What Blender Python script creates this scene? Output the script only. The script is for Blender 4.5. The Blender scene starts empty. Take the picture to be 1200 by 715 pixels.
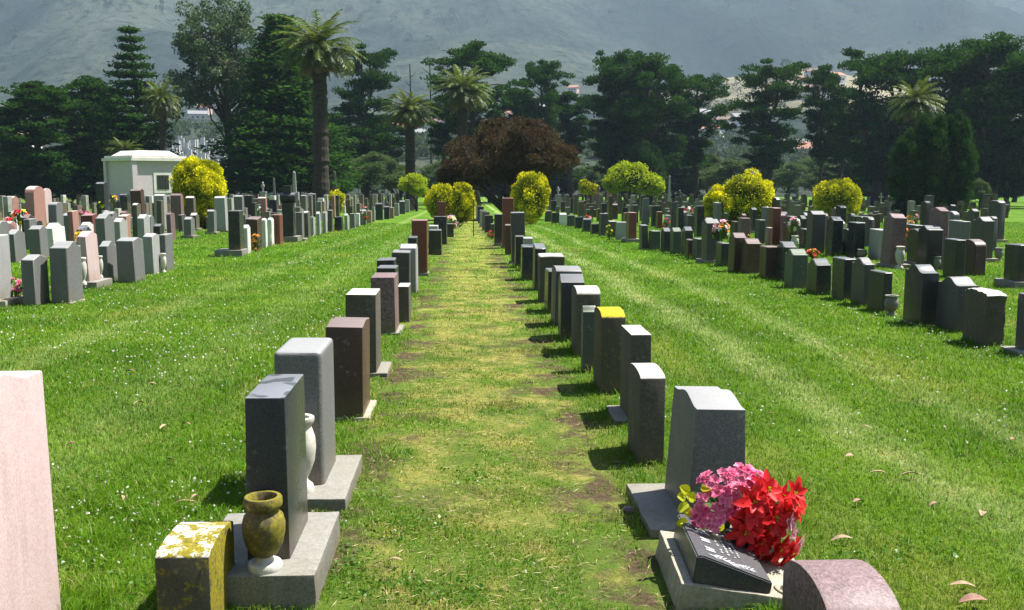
import bpy, bmesh, math, random
import numpy as np
from mathutils import Vector, Matrix, noise as mnoise

C = bpy.data.collections.new('cemetery'); bpy.context.scene.collection.children.link(C)
sc = bpy.context.scene
R = math.radians
rnd = random.Random(7)
rng = np.random.default_rng(7)

# ------------------------------------------------------------------ camera
F, CX, CY = 1150.0, 600.0, 357.5
VX, VY, CAMZ = 549.0, 207.0, 1.8
PITCH = math.atan((CY - VY) / F)
YAW = math.atan((CX - VX) * math.cos(PITCH) / F)
cam_d = bpy.data.cameras.new('camera'); cam = bpy.data.objects.new('camera', cam_d); C.objects.link(cam)
cam.location = (0, 0, CAMZ); cam.rotation_euler = (math.pi/2 - PITCH, 0, -YAW)
cam_d.sensor_width = 36.0; cam_d.lens = F / 1200 * 36.0
cam_d.clip_start = 0.1; cam_d.clip_end = 20000
sc.camera = cam
MR = Matrix.Rotation(-YAW, 3, 'Z') @ Matrix.Rotation(math.pi/2 - PITCH, 3, 'X')

def ray(u, v):
    return MR @ Vector(((u - CX) / F, (CY - v) / F, -1.0))
def at(u, v, D):
    d = ray(u, v); t = D / d.y
    return Vector((d.x*t, D, CAMZ + d.z*t))

# ------------------------------------------------------------------ terrain
_ty = [-60, 0, 9, 13, 20, 30, 63, 105, 160, 235, 262, 310, 400, 600, 900, 1250, 1650, 2150, 2500, 3000]
_tz = [0, 0, 0, -.03, -.2, -.38, -1.15, -1.75, -2.6, -3.8, -3.6, 2.5, 12, 27, 50, 100, 235, 480, 560, 430]
_fine = np.linspace(-60, 260, 1281); _fz = np.interp(_fine, _ty, _tz)
_k = np.ones(33)/33; _fz = np.convolve(np.pad(_fz, 16, mode='edge'), _k, mode='valid')
def base_z(y):
    return float(np.interp(y, _fine, _fz)) if y < 255 else float(np.interp(y, _ty, _tz))
def ground_z(x, y):
    return base_z(y) + 0.012*math.sin(x*1.7+y*.6)*math.cos(y*1.1-x*.4)
def hit(u, v, off=0.0):
    d = ray(u, v); lo, hi = 1.0, 240.0
    for _ in range(50):
        m = (lo+hi)/2; p = d*(m/d.y)
        if CAMZ + p.z > ground_z(p.x, m) + off: lo = m
        else: hi = m
    p = d*(lo/d.y); return Vector((p.x, lo, CAMZ+p.z))

# ------------------------------------------------------------------ material helpers
def newmat(name):
    m = bpy.data.materials.new(name); m.use_nodes = True
    nt = m.node_tree; nt.nodes.clear()
    out = nt.nodes.new('ShaderNodeOutputMaterial')
    return m, nt, out
def N(nt, typ, **kw):
    n = nt.nodes.new(typ)
    for k, v in kw.items():
        if k.startswith('i_'):
            key = k[2:].replace('_', ' ')
            n.inputs[key].default_value = v
        else: setattr(n, k, v)
    return n
def ramp(nt, fac, stops, interp='LINEAR'):
    r = nt.nodes.new('ShaderNodeValToRGB'); r.color_ramp.interpolation = interp
    el = r.color_ramp.elements
    while len(el) < len(stops): el.new(0.5)
    for e, (p, c) in zip(el, stops):
        e.position = p; e.color = (*c, 1) if len(c) == 3 else c
    nt.links.new(fac, r.inputs[0]); return r.outputs[0]
def mix(nt, fac, a, b, mode='MIX'):
    m = nt.nodes.new('ShaderNodeMix'); m.data_type = 'RGBA'; m.blend_type = mode
    for s, v in ((0, fac), (6, a), (7, b)):
        if isinstance(v, (int, float)): m.inputs[s].default_value = v
        elif isinstance(v, tuple): m.inputs[s].default_value = (*v, 1)
        else: nt.links.new(v, m.inputs[s])
    return m.outputs[2]
def math_(nt, op, a, b=None, clamp=False):
    m = nt.nodes.new('ShaderNodeMath'); m.operation = op; m.use_clamp = clamp
    for i, v in enumerate((a, b)):
        if v is None: continue
        if isinstance(v, (int, float)): m.inputs[i].default_value = v
        else: nt.links.new(v, m.inputs[i])
    return m.outputs[0]
def noise(nt, vec, scale, detail=4, rough=.55, dist=0):
    n = nt.nodes.new('ShaderNodeTexNoise')
    n.inputs['Scale'].default_value = scale; n.inputs['Detail'].default_value = detail
    n.inputs['Roughness'].default_value = rough; n.inputs['Distortion'].default_value = dist
    if vec is not None: nt.links.new(vec, n.inputs['Vector'])
    return n.outputs[0]
def mapping(nt, vec, scale=(1,1,1), loc=(0,0,0)):
    m = nt.nodes.new('ShaderNodeMapping'); m.inputs['Scale'].default_value = scale; m.inputs['Location'].default_value = loc
    nt.links.new(vec, m.inputs['Vector']); return m.outputs[0]
def maprange(nt, v, a, b, c=0, d=1):
    m = nt.nodes.new('ShaderNodeMapRange'); m.inputs[1].default_value = a; m.inputs[2].default_value = b
    m.inputs[3].default_value = c; m.inputs[4].default_value = d; nt.links.new(v, m.inputs[0]); return m.outputs[0]

def leaf_mat(name, cols, trans=.35, rough=.55, tint=None, scale=.25, spec=.3, posramp=None):
    """leaf shader; cols = 3 stops chosen by per-leaf attribute and world noise"""
    m, nt, out = newmat(name)
    a = N(nt, 'ShaderNodeAttribute', attribute_name='shade')
    g = N(nt, 'ShaderNodeNewGeometry')
    n = noise(nt, g.outputs['Position'], scale, 3)
    f = math_(nt, 'ADD', math_(nt, 'MULTIPLY', a.outputs['Fac'], .55), math_(nt, 'MULTIPLY', n, .45))
    col = ramp(nt, f, [(.25, cols[0]), (.5, cols[1]), (.78, cols[2])])
    p = N(nt, 'ShaderNodeBsdfPrincipled'); p.inputs['Roughness'].default_value = rough
    p.inputs['Specular IOR Level'].default_value = spec
    nt.links.new(col, p.inputs['Base Color'])
    t = N(nt, 'ShaderNodeBsdfTranslucent')
    tc = mix(nt, .65, col, tint or (cols[2][0]*1.3, cols[2][1]*1.3, cols[2][2]*.8), 'MIX')
    nt.links.new(tc, t.inputs['Color'])
    ms = N(nt, 'ShaderNodeMixShader'); ms.inputs[0].default_value = trans
    nt.links.new(p.outputs[0], ms.inputs[1]); nt.links.new(t.outputs[0], ms.inputs[2])
    nt.links.new(ms.outputs[0], out.inputs[0]); return m

def granite(name, c1, c2, rough=.35, speck=260, grime=.35, moss=0, mosscol=(.28,.22,.01), whitetop=0, streak=0, sides=0, topk=.75, lich=.25):
    m, nt, out = newmat(name)
    tc = N(nt, 'ShaderNodeTexCoord'); oi = N(nt, 'ShaderNodeObjectInfo')
    vadd = N(nt, 'ShaderNodeVectorMath', operation='ADD'); nt.links.new(tc.outputs['Object'], vadd.inputs[0])
    sh = N(nt, 'ShaderNodeVectorMath', operation='SCALE'); sh.inputs['Scale'].default_value = 7.0
    nt.links.new(oi.outputs['Location'], sh.inputs[0]); nt.links.new(sh.outputs[0], vadd.inputs[1])
    v = vadd.outputs[0]
    s1 = noise(nt, v, speck, 2, .7); s2 = noise(nt, v, speck*.35, 3, .6)
    f = math_(nt, 'ADD', math_(nt, 'MULTIPLY', s1, .6), math_(nt, 'MULTIPLY', s2, .4))
    col = ramp(nt, f, [(.36, c1), (.5, tuple((a+b)/2 for a, b in zip(c1, c2))), (.62, c2)])
    vo = nt.nodes.new('ShaderNodeTexVoronoi'); vo.inputs['Scale'].default_value = 21; vo.inputs['Randomness'].default_value = 1
    wv = N(nt, 'ShaderNodeVectorMath', operation='ADD'); nz = nt.nodes.new('ShaderNodeTexNoise'); nz.inputs['Scale'].default_value = 45; nz.inputs['Detail'].default_value = 3; nt.links.new(v, nz.inputs['Vector'])
    sc_ = N(nt, 'ShaderNodeVectorMath', operation='SCALE'); sc_.inputs['Scale'].default_value = .03; nt.links.new(nz.outputs['Color'], sc_.inputs[0])
    nt.links.new(v, wv.inputs[0]); nt.links.new(sc_.outputs[0], wv.inputs[1]); nt.links.new(wv.outputs[0], vo.inputs['Vector'])
    spot = math_(nt, 'MULTIPLY', maprange(nt, vo.outputs['Distance'], .30, .22), maprange(nt, noise(nt, v, 4.5, 3, .6), .52, .60))
    col = mix(nt, math_(nt, 'MULTIPLY', spot, lich), col, (.34,.34,.26))
    # weather: large dirt and vertical streaks
    st = noise(nt, mapping(nt, v, (14, 14, 1.3)), 1, 4, .6)
    bl = noise(nt, v, 3.2, 5, .6)
    d = math_(nt, 'MULTIPLY', maprange(nt, st, .45, .75), maprange(nt, bl, .35, .65))
    col = mix(nt, math_(nt, 'MULTIPLY', d, grime), col, (.075, .065, .045))
    sepz = N(nt, 'ShaderNodeSeparateXYZ'); nt.links.new(tc.outputs['Object'], sepz.inputs[0])
    low = math_(nt, 'MULTIPLY', maprange(nt, sepz.outputs[2], .22, .0), maprange(nt, bl, .3, .6))
    col = mix(nt, math_(nt, 'MULTIPLY', low, .55), col, (.17, .13, .06))
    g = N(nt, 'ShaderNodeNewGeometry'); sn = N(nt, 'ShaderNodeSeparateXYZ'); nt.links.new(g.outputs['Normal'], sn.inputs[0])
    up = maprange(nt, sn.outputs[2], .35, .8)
    # unpolished upward faces painted paler still, sunlit brightness put into the colour
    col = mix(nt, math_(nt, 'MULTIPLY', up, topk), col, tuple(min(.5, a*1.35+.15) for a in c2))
    if streak:
        up2 = math_(nt, 'MULTIPLY', up, maprange(nt, noise(nt, v, 5.5, 2, .5, .4), .5, .53))
        col = mix(nt, math_(nt, 'MULTIPLY', up2, .8), col, (.05, .055, .06))
    if whitetop:
        col = mix(nt, math_(nt, 'MULTIPLY', up, maprange(nt, noise(nt, v, 20, 5, .7), .38, .58, .3, whitetop)), col, (.55, .53, .48))
    if moss:
        mn = noise(nt, v, 26, 6, .75)
        sx_ = math_(nt, 'MULTIPLY', maprange(nt, sn.outputs[0], .3, .7), sides)
        cover = math_(nt, 'MAXIMUM', math_(nt, 'MAXIMUM', up, sx_), sides*.32)
        mask = maprange(nt, math_(nt, 'ADD', mn, math_(nt, 'MULTIPLY', cover, .28)), .60, .72)
        mc = ramp(nt, noise(nt, v, 60, 4, .7), [(.3, tuple(x*.45 for x in mosscol)), (.55, mosscol), (.75, tuple(min(1, x*1.5) for x in mosscol))])
        col = mix(nt, math_(nt, 'MULTIPLY', mask, moss), col, mc)
        w = maprange(nt, noise(nt, mapping(nt, v, loc=(3, 1, 7)), 16, 6, .8), .50, .54)
        if moss > .92:
            col = mix(nt, math_(nt, 'MULTIPLY', w, math_(nt, 'MULTIPLY', up, .9)), col, (.66, .64, .6))
    p = N(nt, 'ShaderNodeBsdfPrincipled')
    nt.links.new(col, p.inputs['Base Color']); p.inputs['Specular IOR Level'].default_value = .28
    rr = math_(nt, 'ADD', math_(nt, 'MULTIPLY', bl, .3), rough - .12, True)
    nt.links.new(rr, p.inputs['Roughness'])
    b = N(nt, 'ShaderNodeBump'); b.inputs['Strength'].default_value = .25; b.inputs['Distance'].default_value = .004
    nt.links.new(noise(nt, v, speck*.5, 3, .7), b.inputs['Height']); nt.links.new(b.outputs[0], p.inputs['Normal'])
    nt.links.new(p.outputs[0], out.inputs[0]); return m

def simple(name, c1, c2, rough=.6, scale=8, bump=0.0, spec=.4):
    m, nt, out = newmat(name)
    tc = N(nt, 'ShaderNodeTexCoord')
    n = noise(nt, tc.outputs['Object'], scale, 5, .65)
    col = ramp(nt, n, [(.3, c1), (.7, c2)])
    p = N(nt, 'ShaderNodeBsdfPrincipled'); p.inputs['Roughness'].default_value = rough
    p.inputs['Specular IOR Level'].default_value = spec
    nt.links.new(col, p.inputs['Base Color'])
    if bump:
        b = N(nt, 'ShaderNodeBump'); b.inputs['Strength'].default_value = .6; b.inputs['Distance'].default_value = bump
        nt.links.new(n, b.inputs['Height']); nt.links.new(b.outputs[0], p.inputs['Normal'])
    nt.links.new(p.outputs[0], out.inputs[0]); return m

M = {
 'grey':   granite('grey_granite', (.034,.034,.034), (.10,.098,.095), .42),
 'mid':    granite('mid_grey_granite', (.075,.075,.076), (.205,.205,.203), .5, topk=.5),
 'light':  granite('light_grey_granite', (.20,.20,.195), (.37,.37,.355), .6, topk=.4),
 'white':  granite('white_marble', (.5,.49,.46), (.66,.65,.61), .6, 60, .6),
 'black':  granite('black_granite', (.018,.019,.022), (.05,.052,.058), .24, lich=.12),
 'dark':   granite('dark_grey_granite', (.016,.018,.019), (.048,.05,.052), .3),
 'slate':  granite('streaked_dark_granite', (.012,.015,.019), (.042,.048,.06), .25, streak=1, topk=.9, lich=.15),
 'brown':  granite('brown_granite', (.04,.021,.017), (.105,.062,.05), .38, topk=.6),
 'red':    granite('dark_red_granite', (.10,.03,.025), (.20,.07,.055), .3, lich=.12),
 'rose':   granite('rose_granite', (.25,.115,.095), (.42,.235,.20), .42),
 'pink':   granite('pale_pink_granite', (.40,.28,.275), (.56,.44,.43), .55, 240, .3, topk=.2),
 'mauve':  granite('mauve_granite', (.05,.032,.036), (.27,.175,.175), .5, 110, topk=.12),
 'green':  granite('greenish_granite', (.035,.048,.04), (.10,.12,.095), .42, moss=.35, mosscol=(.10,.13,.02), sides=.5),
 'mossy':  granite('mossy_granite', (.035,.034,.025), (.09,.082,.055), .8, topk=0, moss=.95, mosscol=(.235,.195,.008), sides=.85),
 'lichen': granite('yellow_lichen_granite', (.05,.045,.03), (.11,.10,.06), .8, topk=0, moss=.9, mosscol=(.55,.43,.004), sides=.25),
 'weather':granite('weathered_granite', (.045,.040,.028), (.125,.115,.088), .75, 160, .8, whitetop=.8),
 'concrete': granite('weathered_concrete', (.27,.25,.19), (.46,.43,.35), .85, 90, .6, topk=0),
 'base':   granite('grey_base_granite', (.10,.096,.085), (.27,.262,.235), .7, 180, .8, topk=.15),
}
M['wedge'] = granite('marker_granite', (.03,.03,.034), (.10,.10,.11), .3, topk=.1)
M['bronze'] = simple('dark_bronze', (.02,.018,.014), (.05,.045,.03), .45)
M['stonevase'] = simple('pale_stone_vase', (.42,.39,.33), (.62,.59,.52), .6, 25, .002)
M['mossvase'] = granite('mossy_stone_vase', (.05,.04,.018), (.13,.10,.04), .6, 120, .8, topk=0, moss=.9, mosscol=(.21,.18,.02), sides=.9)
M['bark'] = simple('bark', (.03,.022,.017), (.085,.065,.05), .9, 3, .05)
M['palmbark'] = simple('palm_bark', (.016,.012,.010), (.055,.04,.03), .95, 5, .08)
M['stucco'] = simple('pale_stucco', (.47,.40,.42), (.56,.49,.51), .85, 3)
M['roofstone'] = simple('pale_stone', (.55,.53,.47), (.68,.66,.60), .85, 2)
M['glassdark'] = simple('dark_glass', (.02,.025,.02), (.04,.05,.04), .15)
M['blockcore'] = simple('dark_core', (.008,.012,.004), (.02,.028,.01), 1., 6, spec=.05)  # for the light-blocking cores added inside the bushes
M['metal'] = simple('dark_metal', (.03,.03,.03), (.06,.055,.05), .5)
M['inscr'] = simple('white_inscription', (.16,.16,.17), (.62,.62,.62), .6, 60)
M['soil'] = simple('dark_soil', (.03,.022,.015), (.07,.05,.035), .9, 40)
M['deadleaf'] = simple('dry_leaf', (.26,.16,.09), (.55,.42,.28), .7, 14)
M['redleaf'] = simple('reddish_dry_leaf', (.22,.10,.07), (.40,.24,.17), .7, 14)

def petal(name, c1, c2, trans=.3):
    return leaf_mat(name, (c1, tuple((a+b)/2 for a, b in zip(c1, c2)), c2), trans, .5, c2, 20)
M['p_red'] = petal('red_petal', (.38,.002,.005), (.85,.035,.04))
M['p_magenta'] = petal('magenta_petal', (.66,.006,.15), (.97,.34,.50))
M['p_pink'] = petal('pink_petal', (.75,.18,.32), (.90,.62,.66))
M['p_yellow'] = petal('yellow_petal', (.75,.55,.01), (.9,.75,.05))
M['p_orange'] = petal('orange_petal', (.65,.20,.02), (.85,.38,.05))
M['p_white'] = petal('white_petal', (.75,.72,.66), (.88,.86,.8))
M['p_violet'] = petal('violet_petal', (.30,.10,.40), (.65,.45,.7))
M['p_green'] = leaf_mat('bouquet_leaf', ((.02,.06,.015),(.05,.11,.02),(.09,.17,.02)), .3)
M['p_lime'] = leaf_mat('lime_leaf', ((.30,.36,.01),(.45,.48,.015),(.6,.6,.02)), .35)
M['cyp'] = leaf_mat('cypress_needles', ((.005,.020,.005),(.014,.045,.009),(.060,.14,.020)), .25, .8, spec=.0)
M['norf'] = leaf_mat('norfolk_pine_needles', ((.008,.030,.008),(.020,.060,.012),(.07,.155,.024)), .25, .8, spec=.0)
M['euc'] = leaf_mat('eucalyptus_leaves', ((.02,.045,.02),(.048,.09,.036),(.12,.18,.075)), .25, .6, spec=.3)
M['palm'] = leaf_mat('palm_fronds', ((.012,.030,.005),(.042,.078,.010),(.15,.20,.03)), .3, .5, spec=.3)
M['palmdry'] = leaf_mat('dry_palm_fronds', ((.08,.05,.02),(.15,.10,.04),(.24,.17,.07)), .2)
M['gold'] = leaf_mat('golden_cypress_leaves', ((.03,.06,.006),(.22,.26,.006),(.88,.80,.01)), .14, .6, (.5,.5,.01), .9, spec=.1)
M['redtree'] = leaf_mat('dark_red_leaves', ((.020,.018,.010),(.052,.040,.020),(.115,.086,.034)), .25, .6, (.15,.08,.03), .6, spec=.1)
M['limetree'] = leaf_mat('lime_green_leaves', ((.09,.15,.01),(.22,.32,.012),(.42,.50,.02)), .35, .6, None, .7, spec=.1)
M['yew'] = leaf_mat('yew_needles', ((.010,.030,.010),(.018,.050,.014),(.045,.10,.02)), .25, .8, spec=.0)
M['shrub'] = leaf_mat('green_shrub_leaves', ((.03,.06,.02),(.055,.10,.03),(.10,.16,.05)), .3, .6, spec=.15)
M['wood'] = leaf_mat('distant_foliage', ((.025,.045,.02),(.045,.075,.03),(.09,.12,.05)), .2, .8, None, .02, spec=.0)

# lawn colour field shared by blades and ground
def lawn_color(nt, blades):
    g = N(nt, 'ShaderNodeNewGeometry'); pos = g.outputs['Position']
    sp = N(nt, 'ShaderNodeSeparateXYZ'); nt.links.new(pos, sp.inputs[0]); X = sp.outputs[0]
    n1 = noise(nt, pos, .55, 4, .6, .3); n2 = noise(nt, mapping(nt, pos, loc=(9, 4, 0)), 2.6, 5, .65); n3 = noise(nt, pos, 14, 4, .7)
    if blades:
        green = ramp(nt, n1, [(.3, (.045,.135,.005)), (.5, (.098,.225,.007)), (.72, (.19,.325,.014))])
    else:
        green = ramp(nt, n1, [(.3, (.045,.12,.006)), (.5, (.07,.165,.008)), (.72, (.12,.22,.015))])
    dry = ramp(nt, n3, [(.3, (.17,.20,.03)), (.55, (.33,.31,.07)), (.8, (.52,.45,.16))])
    # path between the two centre rows is drier
    wob0 = math_(nt, 'MULTIPLY', math_(nt, 'SUBTRACT', noise(nt, mapping(nt, pos, loc=(2, 7, 0)), 1.1, 4), .5), 1.3)
    ax = math_(nt, 'ABSOLUTE', math_(nt, 'ADD', math_(nt, 'SUBTRACT', X, .08), wob0))
    path = maprange(nt, ax, 1.25, .35)
    path = math_(nt, 'MULTIPLY', path, maprange(nt, sp.outputs[1], 4.3, 7.5, .5, 1))
    df = math_(nt, 'ADD', math_(nt, 'MULTIPLY', path, .175), -.03)
    dmask = maprange(nt, math_(nt, 'ADD', n2, df), .55, .73)
    # drier tracks along the side lawns
    wob = math_(nt, 'MULTIPLY', math_(nt, 'SUBTRACT', noise(nt, pos, .35, 2), .5), .7)
    for xc, wd, s in ((2.75, .36, .85), (3.85, .28, .65), (-2.6, .5, .3), (-4.3, .4, .4)):
        t = math_(nt, 'ABSOLUTE', math_(nt, 'SUBTRACT', math_(nt, 'ADD', X, wob), xc))
        k = math_(nt, 'MULTIPLY', maprange(nt, t, wd, 0.03), s)
        k = math_(nt, 'MULTIPLY', k, maprange(nt, n2, .35, .6, .25, 1))
        green = mix(nt, k, green, (.36,.42,.15))
    far = maprange(nt, sp.outputs[1], 14, 30)
    dmask = math_(nt, 'MAXIMUM', dmask, math_(nt, 'MULTIPLY', math_(nt, 'MULTIPLY', far, path), maprange(nt, n2, .3, .6, .15, .52)))
    lf = maprange(nt, noise(nt, mapping(nt, pos, (1, .35, 1), (5, 5, 0)), .8, 3), .56, .68)
    dmask = math_(nt, 'MAXIMUM', dmask, math_(nt, 'MULTIPLY', lf, .42))
    return g, sp, n2, n3, path, mix(nt, dmask, green, dry), dmask

def make_blade_mat():
    m, nt, out = newmat('grass_blades')
    g, sp, n2, n3, path, col, dm = lawn_color(nt, True)
    a = N(nt, 'ShaderNodeAttribute', attribute_name='shade')
    hsv = N(nt, 'ShaderNodeHueSaturation'); nt.links.new(col, hsv.inputs['Color'])
    nt.links.new(maprange(nt, a.outputs['Fac'], 0, 1, .6, 1.4), hsv.inputs['Value'])
    nt.links.new(maprange(nt, a.outputs['Fac'], 0, 1, .515, .485), hsv.inputs['Hue'])
    straw = maprange(nt, a.outputs['Fac'], .93, .95)
    col = mix(nt, math_(nt, 'MULTIPLY', straw, .8), hsv.outputs[0], (.42,.36,.16))
    p = N(nt, 'ShaderNodeBsdfPrincipled'); p.inputs['Roughness'].default_value = .5; p.inputs['Specular IOR Level'].default_value = .2
    nt.links.new(col, p.inputs['Base Color'])
    t = N(nt, 'ShaderNodeBsdfTranslucent'); nt.links.new(mix(nt, .5, col, (.20,.40,.015)), t.inputs['Color'])
    ms = N(nt, 'ShaderNodeMixShader'); ms.inputs[0].default_value = .4
    nt.links.new(p.outputs[0], ms.inputs[1]); nt.links.new(t.outputs[0], ms.inputs[2]); nt.links.new(ms.outputs[0], out.inputs[0])
    return m
def make_ground_mat():
    m, nt, out = newmat('lawn_ground')
    g, sp, n2, n3, path, col, dm = lawn_color(nt, False)
    near = maprange(nt, sp.outputs[1], 26, 8)
    soilc = ramp(nt, n3, [(.3, (.045,.032,.018)), (.7, (.14,.105,.06))])
    ax = math_(nt, 'ABSOLUTE', math_(nt, 'SUBTRACT', sp.outputs[0], .05))
    rowk = maprange(nt, math_(nt, 'ABSOLUTE', math_(nt, 'SUBTRACT', ax, .72)), .35, .0)
    bare = maprange(nt, math_(nt, 'ADD', noise(nt, mapping(nt, g.outputs['Position'], loc=(4, 2, 0)), 1.7, 5, .7), math_(nt, 'MULTIPLY', rowk, .08)), .535, .63)
    pathsoil = math_(nt, 'MULTIPLY', bare, math_(nt, 'ADD', math_(nt, 'MULTIPLY', rowk, .95), math_(nt, 'MULTIPLY', path, .75)), True)
    thatch = mix(nt, math_(nt, 'MULTIPLY', near, .35), col, (.13,.12,.04))
    col2 = mix(nt, pathsoil, thatch, soilc)
    v = maprange(nt, noise(nt, g.outputs['Position'], 60, 4, .8), .3, .7, .55, 1.35)
    hsv = N(nt, 'ShaderNodeHueSaturation'); nt.links.new(col2, hsv.inputs['Color']); nt.links.new(v, hsv.inputs['Value'])
    p = N(nt, 'ShaderNodeBsdfPrincipled'); p.inputs['Roughness'].default_value = .95; p.inputs['Specular IOR Level'].default_value = .1
    nt.links.new(hsv.outputs[0], p.inputs['Base Color'])
    b = N(nt, 'ShaderNodeBump'); b.inputs['Strength'].default_value = .9; b.inputs['Distance'].default_value = .03
    nt.links.new(noise(nt, g.outputs['Position'], 25, 5, .8), b.inputs['Height']); nt.links.new(b.outputs[0], p.inputs['Normal'])
    nt.links.new(p.outputs[0], out.inputs[0]); return m
M['blades'] = make_blade_mat(); M['ground'] = make_ground_mat()

def make_hill_mat():
    m, nt, out = newmat('hillside')
    g = N(nt, 'ShaderNodeNewGeometry'); pos = g.outputs['Position']
    sp = N(nt, 'ShaderNodeSeparateXYZ'); nt.links.new(pos, sp.inputs[0])
    n1 = noise(nt, pos, .0035, 6, .62, .6); n2 = noise(nt, pos, .02, 8, .82); n3 = noise(nt, mapping(nt, pos, loc=(300, 80, 0)), .0016, 4, .5)
    scrub = ramp(nt, n2, [(.3, (.012,.020,.020)), (.5, (.028,.040,.034)), (.7, (.055,.066,.052))])
    grass = ramp(nt, n2, [(.3, (.038,.050,.036)), (.7, (.088,.096,.068))])
    col = mix(nt, maprange(nt, n1, .44, .60), scrub, grass)
    col = mix(nt, maprange(nt, n3, .50, .62, 0, .7), col, (.012,.022,.016))
    n5 = noise(nt, mapping(nt, pos, loc=(50, 20, 9)), .055, 5, .75)
    col = mix(nt, maprange(nt, n5, .52, .60, 0, .8), col, (.010,.018,.012))
    # pale dry hill behind the right hand trees
    dx = math_(nt, 'ABSOLUTE', math_(nt, 'SUBTRACT', sp.outputs[0], 305)); dy = math_(nt, 'ABSOLUTE', math_(nt, 'SUBTRACT', sp.outputs[1], 900))
    k = math_(nt, 'MULTIPLY', maprange(nt, dx, 150, 60), maprange(nt, dy, 260, 150))
    col = mix(nt, math_(nt, 'MULTIPLY', k, maprange(nt, n2, .3, .5, .5, 1)), col, (.25,.225,.15))
    p = N(nt, 'ShaderNodeBsdfPrincipled'); p.inputs['Roughness'].default_value = 1; p.inputs['Specular IOR Level'].default_value = 0
    nt.links.new(col, p.inputs['Base Color'])
    b = N(nt, 'ShaderNodeBump'); b.inputs['Strength'].default_value = 1; b.inputs['Distance'].default_value = 16
    nt.links.new(noise(nt, mapping(nt, pos, (1.6, .8, 1)), .008, 8, .62, .8), b.inputs['Height']); nt.links.new(b.outputs[0], p.inputs['Normal'])
    nt.links.new(p.outputs[0], out.inputs[0]); return m
M['hill'] = make_hill_mat()

# ------------------------------------------------------------------ object helpers
def link(name, me, parent=None, loc=(0,0,0), rot=(0,0,0)):
    o = bpy.data.objects.new(name, me); C.objects.link(o)
    o.location = loc; o.rotation_euler = rot
    if parent: o.parent = parent
    return o
def tag(o, label=None, cat=None, group=None, kind=None):
    if label: o['label'] = label
    if cat: o['category'] = cat
    if group: o['group'] = group
    if kind: o['kind'] = kind
    return o
def thing(name, label, cat, loc, rot=(0,0,0), group=None):
    return tag(link(name, None, None, loc, rot), label, cat, group)
def bm_mesh(name, bm, mat, sharp=None):
    me = bpy.data.meshes.new(name)
    bmesh.ops.recalc_face_normals(bm, faces=bm.faces[:])
    bm.to_mesh(me); bm.free(); me.materials.append(mat)
    if sharp:
        for p in me.polygons: p.use_smooth = True
        me.set_sharp_from_angle(angle=R(sharp))
    return me
def copy_tree(o):
    c = o.copy(); C.objects.link(c)
    for ch in [x for x in bpy.data.objects if x.parent == o and x != c]:
        d = copy_tree(ch); d.parent = c
    return c

class PM:
    """polygon soup mesh builder (numpy)"""
    def __init__(s): s.v = []; s.f = []; s.n = 0; s.sh = []
    def add(s, V, faces, shade=0.5):
        V = np.asarray(V, float); s.v.append(V)
        for f in faces: s.f.append(tuple(i + s.n for i in f))
        s.n += len(V); s.sh.append(np.full(len(V), shade) if np.isscalar(shade) else np.asarray(shade, float))
    def tube(s, pts, rad, sides=7, cap=True, shade=.5):
        pts = [Vector(p) for p in pts]; V = []
        for i, p in enumerate(pts):
            t = (pts[min(i+1, len(pts)-1)] - pts[max(i-1, 0)]).normalized()
            a = t.cross(Vector((0, 1, .13)) if abs(t.y) < .9 else Vector((1, 0, 0))).normalized(); b = t.cross(a)
            for k in range(sides):
                an = 2*math.pi*k/sides; V.append(p + (a*math.cos(an) + b*math.sin(an))*rad[i])
        Fc = []
        for i in range(len(pts)-1):
            for k in range(sides):
                k2 = (k+1) % sides
                Fc.append((i*sides+k, i*sides+k2, (i+1)*sides+k2, (i+1)*sides+k))
        if cap: Fc.append(tuple(range(sides))[::-1]); Fc.append(tuple((len(pts)-1)*sides+k for k in range(sides)))
        s.add(V, Fc, shade)
    def lathe(s, prof, sides=20, center=(0,0,0), shade=.5):
        V = []; c = Vector(center)
        for r, z in prof:
            for k in range(sides):
                an = 2*math.pi*k/sides; V.append((c.x + r*math.cos(an), c.y + r*math.sin(an), c.z + z))
        Fc = []
        for i in range(len(prof)-1):
            for k in range(sides):
                k2 = (k+1) % sides; Fc.append((i*sides+k, i*sides+k2, (i+1)*sides+k2, (i+1)*sides+k))
        Fc.append(tuple(range(sides))[::-1]); Fc.append(tuple((len(prof)-1)*sides+k for k in range(sides)))
        s.add(V, Fc, shade)
    def box(s, x0, x1, y0, y1, z0, z1, shade=.5):
        V = [(x0,y0,z0),(x1,y0,z0),(x1,y1,z0),(x0,y1,z0),(x0,y0,z1),(x1,y0,z1),(x1,y1,z1),(x0,y1,z1)]
        s.add(V, [(3,2,1,0),(4,5,6,7),(0,1,5,4),(1,2,6,5),(2,3,7,6),(3,0,4,7)], shade)
    def mesh(s, name, mat, smooth=False, sharp=None):
        me = bpy.data.meshes.new(name)
        me.from_pydata([tuple(v) for v in np.concatenate(s.v)], [], s.f)
        at_ = me.attributes.new('shade', 'FLOAT', 'POINT'); at_.data.foreach_set('value', np.concatenate(s.sh).astype(np.float32))
        me.materials.append(mat)
        if smooth or sharp:
            for p in me.polygons: p.use_smooth = True
            if sharp: me.set_sharp_from_angle(angle=R(sharp))
        me.update(); return me

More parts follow.
